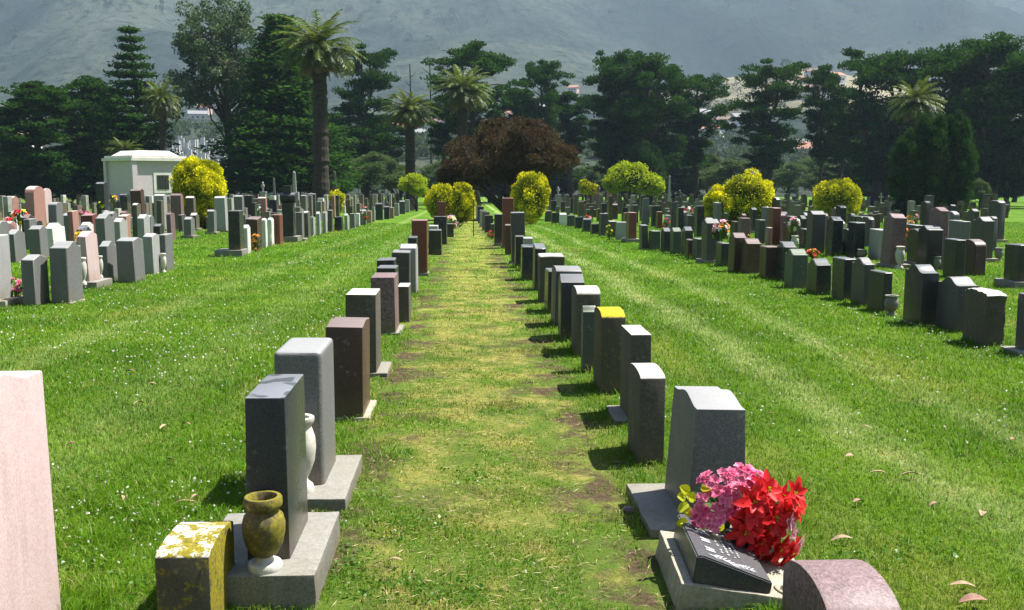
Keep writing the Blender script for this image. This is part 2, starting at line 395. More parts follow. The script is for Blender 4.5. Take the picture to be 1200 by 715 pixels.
def array_mesh(name, V, nv, polys, mat, shade):
    """V: (n*nv,3) verts, nv per item; polys: list of index tuples inside one item"""
    n = len(V)//nv
    loops, starts, tots = [], [], []
    base = (np.arange(n)*nv)[:, None]
    cols = [base + np.array(p)[None, :] for p in polys]
    L = np.concatenate([c for c in cols], axis=1).ravel()
    lens = np.tile(np.array([len(p) for p in polys]), n)
    st = np.concatenate([[0], np.cumsum(lens)[:-1]])
    me = bpy.data.meshes.new(name)
    me.vertices.add(len(V)); me.vertices.foreach_set('co', V.astype(np.float32).ravel())
    me.loops.add(len(L)); me.loops.foreach_set('vertex_index', L.astype(np.int32))
    me.polygons.add(len(lens)); me.polygons.foreach_set('loop_start', st.astype(np.int32))
    try: me.polygons.foreach_set('loop_total', lens.astype(np.int32))
    except Exception: pass
    a = me.attributes.new('shade', 'FLOAT', 'POINT'); a.data.foreach_set('value', np.repeat(shade, nv).astype(np.float32))
    me.materials.append(mat); me.update(calc_edges=True); me.validate()
    return me

def leaf_quads(P, A, size, asp=.5, bend=0.0):
    """P centres (n,3); A long axis (n,3); returns verts of rhombic leaves (4 each)"""
    n = len(P); A = A/np.linalg.norm(A, axis=1, keepdims=True)
    B = np.cross(A, rng.normal(size=(n, 3))); B /= np.linalg.norm(B, axis=1, keepdims=True)
    s = (size*rng.uniform(.6, 1.4, n))[:, None] if np.isscalar(size) else (size*rng.uniform(.6, 1.4, n))[:, None]
    V = np.stack([P - A*s*.5, P + B*s*asp*.5 - A*s*.05, P + A*s*.5, P - B*s*asp*.5 - A*s*.05], axis=1)
    return V.reshape(-1, 3)

def cloud(centers, radii, per, size, flat=0.0, up=.3, surf=.5, asp=.6, shade_c=None):
    """leaf clump cloud: ellipsoids filled with leaves; returns verts, shade"""
    Vs, S = [], []
    for i, (c, r) in enumerate(zip(centers, radii)):
        r = np.asarray(r, float) if np.ndim(r) else np.full(3, r)
        n = int(per if np.isscalar(per) else per[i])
        d = rng.normal(size=(n, 3)); d /= np.linalg.norm(d, axis=1, keepdims=True)
        rad = (surf + (1-surf)*rng.random(n)**.5) if surf < 1 else np.ones(n)
        rad *= rng.uniform(.82, 1.12, n)
        P = np.asarray(c) + d*r*rad[:, None]
        A = d*(1-flat) + rng.normal(size=(n, 3))*np.array([.7, .7, .7*(1-flat)+.12]) + np.array([0, 0, up])
        Vs.append(leaf_quads(P, A, size, asp))
        S.append(np.clip(rng.normal(.5, .17, n) + (rng.random()-.5)*.3, 0, 1))
    return np.concatenate(Vs), np.concatenate(S)
def cloud_mesh(name, Vs, mat): 
    V = np.concatenate([a for a, b in Vs]); S = np.concatenate([b for a, b in Vs])
    return array_mesh(name, V, 4, [(0, 1, 2, 3)], mat, S)

# ------------------------------------------------------------------ ground, hills
def build_ground():
    ys = np.concatenate([np.linspace(-30, 0, 13), np.linspace(.5, 30, 60), np.linspace(31, 110, 80), np.linspace(113, 262, 50)])
    xs = np.concatenate([np.linspace(-210, -22, 24), np.linspace(-20, 20, 81), np.linspace(22, 210, 24)])
    V = [(x, y, ground_z(x, y)) for y in ys for x in xs]; nx = len(xs)
    Fc = [(j*nx+i, j*nx+i+1, (j+1)*nx+i+1, (j+1)*nx+i) for j in range(len(ys)-1) for i in range(nx-1)]
    me = bpy.data.meshes.new('lawn_ground'); me.from_pydata(V, [], Fc); me.materials.append(M['ground'])
    for p in me.polygons: p.use_smooth = True
    tag(link('lawn_ground', me), 'mown cemetery lawn between and around the rows of headstones', kind='structure')
build_ground()
def hill_z(x, y):
    z = float(np.interp(y, _ty, _tz))
    k = min(1, max(0, (y-262)/300))
    v = Vector((x*.0035, y*.0022, 1.7))
    z += k*14*mnoise.fractal(v*1.6, 1.0, 2.0, 5)
    m = min(1, max(0, (y-1050)/700))
    rid = mnoise.ridged_multi_fractal(Vector((x*.0011 + y*.0004, y*.00035, .3)), 1.0, 2.1, 5, 1.0, 2.0)
    z += m*(rid-1.2)*95 + m*(7*mnoise.fractal(Vector((x*.016, y*.016, 2)), .9, 2.0, 3)) + m*24*mnoise.fractal(Vector((x*.004, y*.004, 9)), .9, 2.0, 5)
    z += 46*math.exp(-((x-305)/130)**2 - ((y-920)/190)**2)
    z += 5*math.exp(-((x+95)/60)**2 - ((y-360)/80)**2)
    return z
def build_hills():
    ys = np.concatenate([np.linspace(258, 620, 50), np.geomspace(630, 3000, 150)])
    ss = np.linspace(-1.25, 1.25, 260); V = []; nx = len(ss)
    for y in ys:
        for s in ss:
            x = s*y; z = hill_z(x, y)
            if y < 262: z = -4.4
            V.append((x, y, z))
    Fc = [(j*nx+i, j*nx+i+1, (j+1)*nx+i+1, (j+1)*nx+i) for j in range(len(ys)-1) for i in range(nx-1)]
    me = bpy.data.meshes.new('hills'); me.from_pydata(V, [], Fc); me.materials.append(M['hill'])
    for p in me.polygons: p.use_smooth = True
    tag(link('hills', me), 'hazy scrub covered mountain rising behind the cemetery trees', kind='structure')
build_hills()

# ------------------------------------------------------------------ headstone builder
FOOT = []   # footprints that keep grass out
def top_profile(kind, W, rise, n=14):
    """list of (w, dz) from -W/2 to W/2 above the shoulder"""
    h = W/2
    if kind == 'flat': return [(-h, 0), (h, 0)]
    if kind == 'oval': return [(h*math.sin(math.pi/2*(2*i/n-1))*1.0, rise*math.cos(math.pi/2*(2*i/n-1))) for i in range(n+1)]
    if kind == 'serp':
        out = []
        for i in range(n+1):
            t = 2*i/n-1; a = abs(t)
            z = math.cos(min(1, a/.82)*math.pi)*.5+.5
            out.append((h*t, rise*z))
        return out
    if kind == 'ogee': return [(h*t_, rise*(1 if abs(t_) < .25 else 0 if abs(t_) > .74 else .5+.5*math.cos(math.pi*(abs(t_)-.25)/.49))) for t_ in [2*i/(n+8)-1 for i in range(n+9)]]
    if kind == 'gable': return [(-h, 0), (0, rise), (h, 0)]
    if kind == 'shoulder': return [(-h, 0), (-h*.55, rise), (h*.55, rise), (h, 0)]
    if kind == 'slant': return [(-h, 0), (h, rise)]
    if kind == 'heart': return [(h*(2*i/n-1), rise*(.35+.65*abs(math.sin(math.pi*(2*i/n-1))))*(1-abs(2*i/n-1)**6)) for i in range(n+1)]
    return [(-h, 0), (h, 0)]

def stone_mesh(W, T, H, prof='flat', rise=None, tp=0.0, rough=False, mat='grey', lod=1, seed=0, bev=None):
    """slab: thickness T along x, width W along y (starts at y=0), shoulder height H"""
    rr = random.Random(seed)
    if rise is None: rise = {'oval': .2, 'serp': .16, 'gable': .16, 'shoulder': .12, 'slant': .12, 'heart': .16}.get(prof, 0)*W
    top = top_profile(prof, W, rise, 18 if lod < 1 else 10 if lod < 2 else 6)
    def outline():
        pts = []
        js = 8 if rough else 1
        for i in range(js):   # near end going up
            z = H*i/js; pts.append((-W/2 + (rr.uniform(0, .035) if rough and i else 0), z))
        for i, (w, dz) in enumerate(top):
            e = 0 < i < len(top)-1
            pts.append((w, H + dz - (rr.uniform(0, .02) if rough == 2 and e else 0)))
        for i in range(js-1, -1, -1):
            z = H*i/js; pts.append((W/2 - (rr.uniform(0, .035) if rough and i else 0), z))
        return pts
    A = outline(); B = outline() if rough else A
    bm = bmesh.new(); Hm = H + rise
    def ring(pts, s): 
        return [bm.verts.new((s*(T/2)*(1 - tp*z/Hm), w + W/2, z)) for w, z in pts]
    a = ring(A, -1); b = ring(B, 1); n = len(a)
    mid = None
    if rough:
        mid = [bm.verts.new((rr.uniform(-.02, .02), A[i][0]*(1.0 if i in (0, n-1) else rr.uniform(1.0, 1.09)) + W/2, A[i][1] + (rr.uniform(0, .012) if H-.01 < A[i][1] else 0))) for i in range(n)]
    f1 = bm.faces.new(a[::-1]); f2 = bm.faces.new(b)
    for i in range(n):
        j = (i+1) % n
        if mid: bm.faces.new((a[i], a[j], mid[j], mid[i])); bm.faces.new((mid[i], mid[j], b[j], b[i]))
        else: bm.faces.new((a[i], a[j], b[j], b[i]))
    bm.normal_update()
    if lod < 2:
        off = bev or (.009 if lod < 1 else .011)
        es = [e for e in bm.edges if len(e.link_faces) == 2 and e.calc_face_angle(0) > .6 and max(v.co.z for v in e.verts) > .005]
        try: bmesh.ops.bevel(bm, geom=es, offset=off, segments=4 if bev else 2 if lod < 1 else 1, affect='EDGES', profile=.6, clamp_overlap=True)
        except Exception: pass
    if lod < 1:
        # tiny chips and hand-cut irregularity
        for v in bm.verts:
            v.co.x += mnoise.noise(v.co*9 + Vector((seed, 0, 0)))*.0025; v.co.y += mnoise.noise(v.co*8 + Vector((0, seed, 5)))*.0025
    return bm_mesh('slab', bm, M[mat], 34)

def base_mesh(x0, x1, y0, y1, h, mat, lod=1, name='base', seed=0):
    bm = bmesh.new()
    bmesh.ops.create_cube(bm, size=1)
    for v in bm.verts:
        v.co = Vector(((x0+x1)/2 + v.co.x*(x1-x0), (y0+y1)/2 + v.co.y*(y1-y0), -.06 + (v.co.z+.5)*(h+.06)))
    if lod < 2: bmesh.ops.bevel(bm, geom=bm.edges[:], offset=.01, segments=2, affect='EDGES', profile=.6)
    if lod < 1:
        bmesh.ops.subdivide_edges(bm, edges=[e for e in bm.edges if e.calc_length() > .1], cuts=5, use_grid_fill=True)
        for v in bm.verts:
            k = mnoise.noise(v.co*14 + Vector((seed, 0, 0)))*.006; v.co.x += k; v.co.y += k
            v.co.z += mnoise.noise(v.co*11)*.003
    return bm_mesh(name, bm, M[mat], 34)

CN = {'grey': 'grey granite', 'mid': 'mid grey granite', 'light': 'light grey', 'white': 'white marble', 'black': 'black granite', 'dark': 'dark grey',
      'slate': 'slate grey', 'brown': 'brown granite', 'red': 'dark red granite', 'rose': 'rose granite', 'pink': 'pale pink', 'mauve': 'mottled mauve', 'green': 'greenish grey',
      'mossy': 'mossy', 'lichen': 'lichen covered', 'weather': 'weathered grey', 'concrete': 'pale concrete'}
SN = {'flat': 'flat-topped', 'oval': 'round-topped', 'serp': 'curved-top', 'gable': 'peaked', 'shoulder': 'shouldered', 'slant': 'slant-topped', 'heart': 'heart-topped'}
ORD = ('first second third fourth fifth sixth seventh eighth ninth tenth eleventh twelfth thirteenth fourteenth fifteenth sixteenth seventeenth eighteenth nineteenth twentieth '
       'twenty-first twenty-second twenty-third twenty-fourth twenty-fifth twenty-sixth twenty-seventh twenty-eighth twenty-ninth thirtieth thirty-first thirty-second thirty-third thirty-fourth thirty-fifth thirty-sixth thirty-seventh thirty-eighth thirty-ninth fortieth').split()
ALL = []
def put_stone(X0, X1, y, z, W, H, mat='grey', prof='flat', label=None, group=None, base=None, bmat='base', tp=.05, tilt=(0,0), yaw=0, rough=False, rise=None, bh=.12, seed=None, tail='', bev=None):
    """near end face starts at y; X0..X1 thickness at the bottom; base=(left, right, front, back) overhangs"""
    T = max(.09, X1-X0); xm = (X0+X1)/2; lod = 0 if y < 13 else 1 if y < 34 else 2
    seed = seed if seed is not None else rnd.randrange(10**6)
    me = stone_mesh(W, T, H, prof, rise, tp, rough, mat, lod, seed % 97, bev)
    label = label or f'{CN[mat]} {SN[prof]} headstone{tail}'
    rot = (R(tilt[1]), R(tilt[0]), R(yaw))
    if base:
        bl, br, bf, bb = base
        t = thing('headstone', label, 'headstone', (xm, y, z), (0, 0, R(yaw)), group)
        link('slab', me, t, (0, 0, bh-.002), (rot[0], rot[1], 0))
        link('base', base_mesh(-T/2-bl, T/2+br, -bf, W+bb, bh, bmat, lod, seed=seed % 31), t)
        FOOT.append((xm-T/2-bl, xm+T/2+br, y-bf, y+W+bb))
    else:
        t = tag(link('headstone', me, None, (xm, y, z-.02), rot), label, 'headstone', group)
        FOOT.append((X0, X1, y, y+W))
    ALL.append(t); return t

def px_stone(sx0, sx1, yb, yt, mat='grey', prof='flat', W=.5, **k):
    """silhouette limits and near-face bottom/top in photo pixels -> real size and place"""
    bh = k.get('bh', .12) if k.get('base') else 0
    um = (sx0+sx1)/2
    p = hit(um, yb, bh); D = p.y
    for _ in range(8):
        if um > VX: a0, a1 = at(sx0, yb, D+W).x, at(sx1, yb, D).x
        else: a0, a1 = at(sx0, yb, D).x, at(sx1, yb, D+W).x
        if a1-a0 >= .13: break
        W *= .85
    else: a1 = a0+.13
    if a1-a0 > .5 and um < VX: a0 = a1-.5
    top = at(um, yt, D).z
    k.setdefault('tilt', (rnd.gauss(0, .8), rnd.gauss(0, .6)))
    k.setdefault('yaw', rnd.gauss(0, 1.2))
    return put_stone(a0, a1, D, p.z-bh, W, max(.2, top-p.z), mat, prof, **k)

# ---- centre left row
GL = 'headstones of the row left of the central path'
GR = 'headstones of the row right of the central path'
G2R = 'headstones of the outer right row'; G2L = 'headstones of the outer left row'
# big pale pink slab cut by the left frame edge
t = put_stone(-1.93, -1.66, 2.95, 0, .92, 1.065, 'pink', 'ogee', 'big smooth pale pink headstone, nearest at the left edge of the photo', None, tp=.03, rise=.05, tilt=(-.6, 0), seed=3)
t = put_stone(-1.225, -1.015, 3.70, 0, .40, .35, 'mossy', 'oval', 'low stone block with white lichen and yellow moss on top, nearest in the left row', GL, tp=.0, rise=.035, seed=5)
def big(name, label, X0, X1, y, z, W, H, mat, prof, bx, bh, bmat, **k):
    base = (X0-bx[0], bx[1]-X1, y-bx[2], bx[3]-(y+W))
    return put_stone(X0, X1, y, z, W, H-bh, mat, prof, label, k.pop('group', GL), base, bmat, bh=bh, **k)
big('', 'dark polished headstone with stained top, on a base with a mossy vase', -.97, -.785, 4.13, 0, .50, .87, 'slate', 'flat', (-1.2, -.65, 3.95, 4.74), .15, 'base', tp=.08, tilt=(.5, .4), seed=11)
big('', 'thick grey headstone with rounded top, behind the dark polished one', -1.08, -.81, 5.32, 0, .50, .855, 'mid', 'flat', (-1.12, -.665, 5.08, 5.92), .10, 'base', tp=.03, bev=.035, tilt=(.5, 0), seed=12)
px_stone(380, 434, 489, 383, 'brown', 'serp', .52, base=(.0, .05, .02, .06), bh=.03, bmat='concrete', tp=.06, rise=.02, group=GL, label='tall brown granite headstone on a thin pale footing, third large stone in the left row', tilt=(1.5, 0), yaw=0)
px_stone(405, 447, 437, 345, 'weather', 'flat', .5, base=(.0, .1, .02, .05), bh=.04, bmat='base', tp=.03, group=GL, label='pale-topped grey headstone just behind the tall brown one', tilt=(.8, 0), yaw=0)
px_stone(435, 468, 390, 325, 'mauve', 'flat', .6, base=(.0, .06, .02, .05), bh=.03, tp=.03, group=GL, label='charcoal headstone with mauve top, fourth tall one in the left row', tilt=(0, 0), yaw=0)
px_stone(466, 482, 378, 334, 'weather', 'flat', .45, group=GL, label='narrow mossy headstone with a whitish top, beside the mauve-topped one', tp=0)
px_stone(441, 467, 364, 312, 'dark', 'flat', .4, group=GL, label='dark headstone with thin pale rim peeping over the mauve-topped one')
px_stone(443, 467, 356, 303, 'dark', 'flat', .45, group=GL, label='square dark headstone, upper of two behind the mauve-topped one')
px_stone(458, 482, 347, 294, 'grey', 'flat', .5, group=GL, label='dark-ended headstone with bright pale top left of the path')
px_stone(468, 490, 344, 289, 'light', 'serp', .5, group=GL, label='pale curved-top headstone whose right side catches the sun', rise=.05)
px_stone(478, 490, 331, 277, 'black', 'flat', .4, group=GL, label='small black headstone just left of the tall red-brown pillar stone')
px_stone(483, 502, 320, 258, 'red', 'flat', .45, base=(.0, .02, .02, .02), bh=.06, group=GL, label='tall dark red-brown pillar headstone left of the path', tp=0, tilt=(0, 0), yaw=0)
px_stone(502, 518, 299, 269, 'dark', 'flat', .5, group=GL, label='dark tapered headstone just beyond the tall red-brown pillar', tp=.08)
px_stone(502, 514, 291, 264, 'light', 'flat', .5, group=GL, label='pale flat headstone peeping over the dark tapered one')
px_stone(508, 524, 287, 253, 'slate', 'flat', .5, group=GL, label='slate grey headstone left of the pink and violet bouquet')
px_stone(512, 522, 275, 236, 'red', 'flat', .4, group=GL, label='slim dark red pillar headstone before the golden twin bush')
px_stone(524, 532, 278, 262, 'dark', 'flat', .4, group=GL, label='low dark headstone carrying the pink and violet bouquet')
for i, (a, b, yb, yt, m) in enumerate([(528,534,268,252,'grey'), (533,539,262,247,'brown'), (538,543,258,245,'light'), (541,546,255,240,'dark')]):
    px_stone(a, b, yb, yt, m, 'flat', .4, group=GL, label=f'tiny {CN[m]} headstone, {ORD[i]} beyond the violet bouquet in the left row')

# ---- centre right row
t = put_stone(1.26, 1.53, 3.22, 0, .52, .235, 'mauve', 'oval', 'low mottled pink-brown round-topped headstone at the bottom right edge', GR, tp=0, rise=.115, seed=8)
big('', 'thick grey granite headstone with curved top, behind the red and pink flowers', 1.10, 1.405, 4.78, 0, .56,   .64, 'mid', 'serp', (.90, 1.45, 4.70, 5.45), .045, 'base', tp=.19, rise=.035, tilt=(1.3, 0), seed=21, group=GR)
px_stone(735, 778, 545, 441, 'weather', 'oval', .45, group=GR, tp=0, rise=.04, label='narrow weathered headstone with white crusted top, second in the right row', tilt=(0, .5), yaw=0)
px_stone(726, 762, 493, 392, 'weather', 'flat', .48, group=GR, tp=0, base=(.11, 0, .0, .02), bh=.03, label='weathered flat headstone with a small slab at its left foot', tilt=(0, 0), yaw=0)
px_stone(695, 732, 462, 371, 'lichen', 'oval', .5, group=GR, tp=0, rise=.06, label='headstone with bright yellow lichen covering its rounded top', tilt=(0, 0), yaw=0)
px_stone(680, 698, 437, 363, 'green', 'serp', .5, group=GR, label='short greenish headstone left of the yellow lichen one', rise=.05)
px_stone(669, 703, 418, 344, 'weather', 'oval', .52, group=GR, rise=.07, label='broad pale round-topped headstone behind the yellow lichen one', tp=0)
px_stone(652, 684, 400, 329, 'dark', 'serp', .5, group=GR, rise=.07, label='dark blue-grey curved-top headstone in the middle of the right row', tp=0)
px_stone(646, 680, 384, 317, 'grey', 'oval', .5, group=GR, rise=.05, label='grey round-topped headstone mostly hidden by the dark blue-grey one', tp=0)
px_stone(638, 666, 368, 316, 'black', 'flat', .52, group=GR, label='black headstone with a bright flat top right of the path', tp=0)
px_stone(630, 662, 355, 299, 'weather', 'flat', .52, group=GR, rough=1, label='rough-hewn headstone with white top and rocky end, right row', tp=0)
px_stone(624, 640, 341, 290, 'dark', 'slant', .5, group=GR, label='slanting dark headstone just beyond the rough-hewn one')
px_stone(610, 632, 329, 288, 'slate', 'flat', .5, group=GR, label='square slate headstone with bluish top in the right row', tp=0)
px_stone(612, 625, 318, 278, 'light', 'flat', .45, group=GR, label='small cream-topped headstone above the square slate one')
px_stone(603, 615, 314, 276, 'dark', 'flat', .45, group=GR, label='small dark headstone left of the cream-topped one')
px_stone(599, 616, 307, 249, 'grey', 'flat', .45, base=(.04, 0, .02, .02), bh=.06, group=GR, label='tall grey headstone with white top before the golden column bush', tp=0)
px_stone(591, 600, 299, 263, 'brown', 'flat', .45, group=GR, label='narrow brown headstone below the tall red pillar')
px_stone(588, 602, 289, 232, 'red', 'flat', .5, base=(.04, .02, .02, .02), bh=.06, group=GR, label='tallest dark red pillar headstone, right of the path')
px_stone(579, 589, 285, 251, 'dark', 'flat', .45, base=(.0, .1, .02, .02), bh=.1, group=GR, label='charcoal headstone left of the tallest red pillar')
for i, (a, b, yb, yt, m) in enumerate([(575,584,280,262,'grey'), (568,578,273,252,'dark'), (565,574,270,248,'mauve'), (562,570,266,246,'light'), (560,567,262,242,'dark'), (558,564,259,240,'light')]):
    px_stone(a, b, yb, yt, m, 'flat', .4, group=GR, label=f'tiny {CN[m]} headstone, {ORD[i]} beyond the charcoal one in the shade')

# ---- outer right row, front to back
ro = [
 (1188,1222,412,346,'grey','flat',dict(base=(.12,.1,.06,.08), bh=.05)), (1126,1176,407,345,'weather','oval',dict(rough=2, rise=.04, tp=0)), (1096,1146,390,333,'grey','serp',dict(tp=.12)),
 (1057,1098,381,320,'dark','serp',dict(base=(.01,.01,.02,.03), bh=.02, bmat='concrete')), (1016,1045,367,318,'dark','flat',dict(tp=.2)), (996,1024,360,308,'grey','serp',{}),
 (974,1003,353,302,'slate','flat',{}), (944,974,346,309,'dark','serp',{}), (917,946,339,297,'green','serp',{}), (908,933,330,288,'black','serp',{}),
 (888,913,327,288,'brown','flat',{}), (866,891,321,284,'brown','serp',{}), (852,874,319,277,'brown','serp',{}), (838,854,313,284,'dark','flat',{}),
 (822,844,305,261,'grey','serp',dict(base=(.12,.05,.05,.06), bh=.08)), (811,823,305,279,'grey','flat',{}), (803,812,303,280,'brown','flat',{}), (798,812,300,269,'black','serp',{}),
 (785,799,298,270,'green','serp',{}), (774,786,296,270,'dark','serp',{}), (760,774,294,270,'green','flat',{}), (749,760,291,264,'grey','flat',dict(base=(.02,.02,.02,.02), bh=.05)),
 (734,746,280,249,'red','flat',dict(base=(.15,.1,.1,.1), bh=.13)), (721,735,281,260,'light','flat',{}), (712,722,279,259,'weather','flat',{}), (702,713,277,250,'grey','flat',{}),
 (692,703,275,262,'dark','flat',{}), (682,693,272,258,'dark','oval',{}), (673,684,268,254,'slate','flat',{}), (664,674,266,252,'grey','flat',{}), (655,664,264,251,'white','serp',{}),
 (646,656,262,249,'dark','flat',{}), (638,647,260,247,'grey','flat',{})]
for i, (a, b, yb, yt, m, pf, k) in enumerate(ro):
    px_stone(a, b, yb, yt, m, pf, .5, group=G2R, label=f'{CN[m]} {SN[pf]} headstone, {ORD[i]} from the front in the outer right row', **k)
# ---- outer left row
lo = [
 (-28,17,352,277,'light','flat',dict(base=(.0,.14,.1,.1), bh=.09, bmat='concrete')), (27,60,359,303,'mid','gable',dict(rise=.06)), (60,97,355,290,'mid','serp',dict(base=(.0,.02,.0,.04), bh=.02, bmat='concrete')),
 (94,118,330,277,'pink','gable',dict(base=(.06,.16,.12,.12), bh=.12, W_=.5)), (117,139,331,287,'mid','serp',{}), (138,170,332,281,'mid','gable',dict(rise=.05)),
 (169,190,322,276,'light','gable',dict(rise=.05)), (187,204,319,274,'mid','flat',{}),
 (268,287,293,247,'black','flat',dict(base=(.35,.06,.12,.1), bh=.18)), (285,295,298,266,'white','serp',{}), (288,307,294,256,'brown','slant',{}), (307,314,290,257,'white','serp',dict(rough=1)),
 (314,322,288,258,'white','oval',dict(rough=1)), (319,332,287,251,'red','flat',{}), (347,357,280,249,'mid','flat',dict(base=(.02,.12,.05,.05), bh=.08)),
 (356,364,279,250,'weather','oval',{}), (363,370,277,254,'light','flat',{}), (371,377,276,250,'light','serp',{}), (378,384,274,249,'light','flat',{}), (384,391,272,246,'weather','flat',{}),
 (392,403,271,254,'slate','flat',dict(tp=.15)), (404,409,270,252,'light','serp',{}), (410,417,268,250,'mid','flat',{}), (417,422,266,250,'white','flat',{}), (422,430,264,247,'mid','serp',{}),
 (430,436,262,247,'rose','flat',{}), (436,440,260,242,'light','flat',{}), (440,449,258,239,'slate','serp',{}), (450,457,257,243,'dark','oval',{}), (457,462,256,243,'rose','flat',{}),
 (462,468,253,238,'light','flat',{}), (468,475,251,236,'grey','serp',{}), (475,480,249,234,'light','flat',{}), (480,486,247,233,'mauve','flat',{})]
for i, (a, b, yb, yt, m, pf, k) in enumerate(lo):
    W = k.pop('W_', .5)
    px_stone(a, b, yb, yt, m, pf, W, group=G2L, label=f'{CN[m]} {SN[pf]} headstone, {ORD[i]} from the front in the outer left row', **k)
# ---- second rows behind, placed from the photo
G3R = 'headstones of the second right row'; G3L = 'headstones of the second left row'
r3 = [(1175,1212,330,287,'black','flat',dict(base=(.12,.1,.1,.1), bh=.12)), (1104,1130,326,280,'dark','flat',{}), (1072,1103,318,268,'dark','serp',{}), (1031,1059,310,255,'mauve','serp',dict(base=(.05,.15,.05,.08), bh=.08)),
 (992,1013,303,260,'slate','flat',{}), (966,986,301,257,'slate','serp',{}), (943,966,298,250,'grey','serp',{}), (919,933,290,253,'brown','flat',{}), (899,914,288,243,'red','flat',{}),
 (896,904,289,266,'rose','flat',{}), (884,896,286,257,'green','flat',{}), (864,879,284,255,'mauve','flat',{}), (843,853,281,258,'dark','flat',{}), (813,825,278,241,'slate','flat',{}), (803,812,274,252,'grey','flat',{}), (792,801,272,243,'slate','flat',{}),
 (778,786,270,252,'light','flat',{}), (768,776,268,248,'red','flat',{}), (762,775,266,241,'black','flat',{}), (751,760,265,232,'mid','flat',{}), (740,748,262,240,'grey','flat',{}),
 (728,736,260,243,'dark','flat',{}), (716,724,257,240,'brown','serp',{}), (704,711,255,238,'dark','flat',{}), (692,699,253,238,'mauve','flat',{}), (680,688,251,235,'brown','flat',{}), (668,675,250,232,'black','flat',{}), (657,664,249,236,'brown','flat',{}), (645,652,248,235,'dark','flat',{})]
l3 = [(-6,22,292,262,'rose','serp',{}), (14,29,282,250,'white','gable',dict(base=(.1,.12,.1,.1), bh=.12, bmat='concrete')), (29,45,293,256,'mid','flat',{}), (58,76,286,254,'black','flat',dict(base=(.2,.05,.1,.1), bh=.06)), (74,92,283,252,'mid','gable',{}), (96,116,281,252,'red','slant',{}),
 (117,126,285,262,'white','serp',{}), (120,139,284,250,'mid','serp',{}), (139,154,281,253,'rose','slant',{}), (155,173,272,223,'brown','gable',{}), (178,197,270,229,'light','gable',{}),
 (200,217,269,229,'mauve','gable',dict(base=(.0,.12,.1,.1), bh=.08, bmat='concrete')), (218,231,268,232,'weather','serp',dict(base=(.02,.14,.05,.05), bh=.08, bmat='concrete', rough=1)), (247,268,270,232,'light','serp',dict(base=(.05,.1,.05,.05), bh=.08)), (267,275,266,232,'light','flat',{}), (274,287,264,230,'mid','serp',{}),
 (287,299,262,229,'dark','flat',{}), (300,314,262,232,'rose','gable',{}), (315,326,260,234,'slate','flat',{}), (326,333,258,240,'rose','flat',{}), (345,352,256,225,'light','flat',{}), (353,361,256,230,'mid','oval',{}), (362,371,255,228,'grey','oval',{}), (372,380,254,232,'white','flat',{})]
for (lst, G, w) in ((r3, G3R, 'second right row'), (l3, G3L, 'second left row')):
    for i, (a, b, yb, yt, m, pf, k) in enumerate(lst):
        px_stone(a, b, yb, yt, m, pf, .5, group=G, label=f'{CN[m]} {SN[pf]} headstone, {ORD[i]} from the front in the {w}', **k)

# ---- further rows: real rows parallel to the path
pal = ['grey']*4 + ['dark']*4 + ['slate']*2 + ['mid']*2 + ['brown', 'red', 'black', 'mauve', 'green', 'weather', 'light']
palL = ['grey'] + ['mid']*4 + ['light']*4 + ['white']*2 + ['rose'] + ['dark']*2 + ['slate', 'brown', 'mauve', 'weather', 'pink']
FARM = {}
def far_row(X, side, rowname, y0, y1, pl, skip=.12, grow=.05):
    y = y0; i = 0
    while y < y1 and i < len(ORD):
        y += max(1.25, y*grow)*rnd.uniform(.75, 1.25)
        if rnd.random() < skip: continue
        m = rnd.choice(pl); pf = rnd.choice(['flat', 'flat', 'serp', 'gable', 'oval', 'shoulder', 'serp'])
        T = rnd.uniform(.16, .3); W = rnd.uniform(.42, .75); H = rnd.choice([.55, .65, .7, .8, .95, 1.25])*rnd.uniform(.9, 1.1)
        k = {}
        if rnd.random() < .4: k = dict(base=(.1, .1, .1, .1), bh=.1)
        x = X + rnd.gauss(0, .12)
        if y > 52:
            FARM.setdefault(m, PM()).box(x-T/2, x+T/2, y, y+W, ground_z(x, y)-.05, ground_z(x, y)+H); continue
        put_stone(x-T/2, x+T/2, y, ground_z(x, y), W, H, m, pf, f'{CN[m]} {SN[pf]} headstone, {ORD[i]} from the front in the {rowname} {side} row', f'headstones of the {rowname} {side} row',
                  tilt=(rnd.gauss(0, 1), rnd.gauss(0, 1)), yaw=rnd.gauss(0, 2), **k)
        i += 1
for j, X in enumerate([10.3, 12.6, 15.2, 18.2, 21.8, 26, 31]):
    far_row(X, 'right', ['third', 'fourth', 'fifth', 'sixth', 'seventh', 'eighth', 'ninth'][j], X*1.72, 62, pal, .1, .05)
for j, X in enumerate([-11.0, -13.4, -16.2, -19.6, -24, -30]):
    far_row(X, 'left', ['third', 'fourth', 'fifth', 'sixth', 'seventh', 'eighth'][j], -X*1.98, 62, palL, .1, .05)
for X in [-62, -54, -47, -41, -36, -32, -28.5, -25, -22, -19, -16.5, -14, -12, -10, 9, 11.5, 14, 17, 20, 23, 27, 31, 35, 40, 46, 52, 60, 68]:
    y = max(58, abs(X)*1.75)
    while y < 158:
        y += rnd.uniform(1.4, 3.4); m = rnd.choice(palL if X < 0 else pal); T = rnd.uniform(.2, .4); H = rnd.choice([.6, .7, .85, 1., 1.3, 1.7]); x = X + rnd.gauss(0, .5)
        if -40 < x < -27 and 93 < y < 106: continue
        FARM.setdefault(m, PM()).box(x-T/2, x+T/2, y, y+.6, ground_z(x, y)-.05, ground_z(x, y)+H)
fm = None
far_me = []
for k_, pm in FARM.items(): far_me.append((k_, pm))
allpm = PM(); mats_ = []; midx = []
for i_, (k_, pm) in enumerate(far_me):
    V_ = np.concatenate(pm.v); allpm.add(V_, pm.f); midx += [i_]*len(pm.f); mats_.append(M[k_])
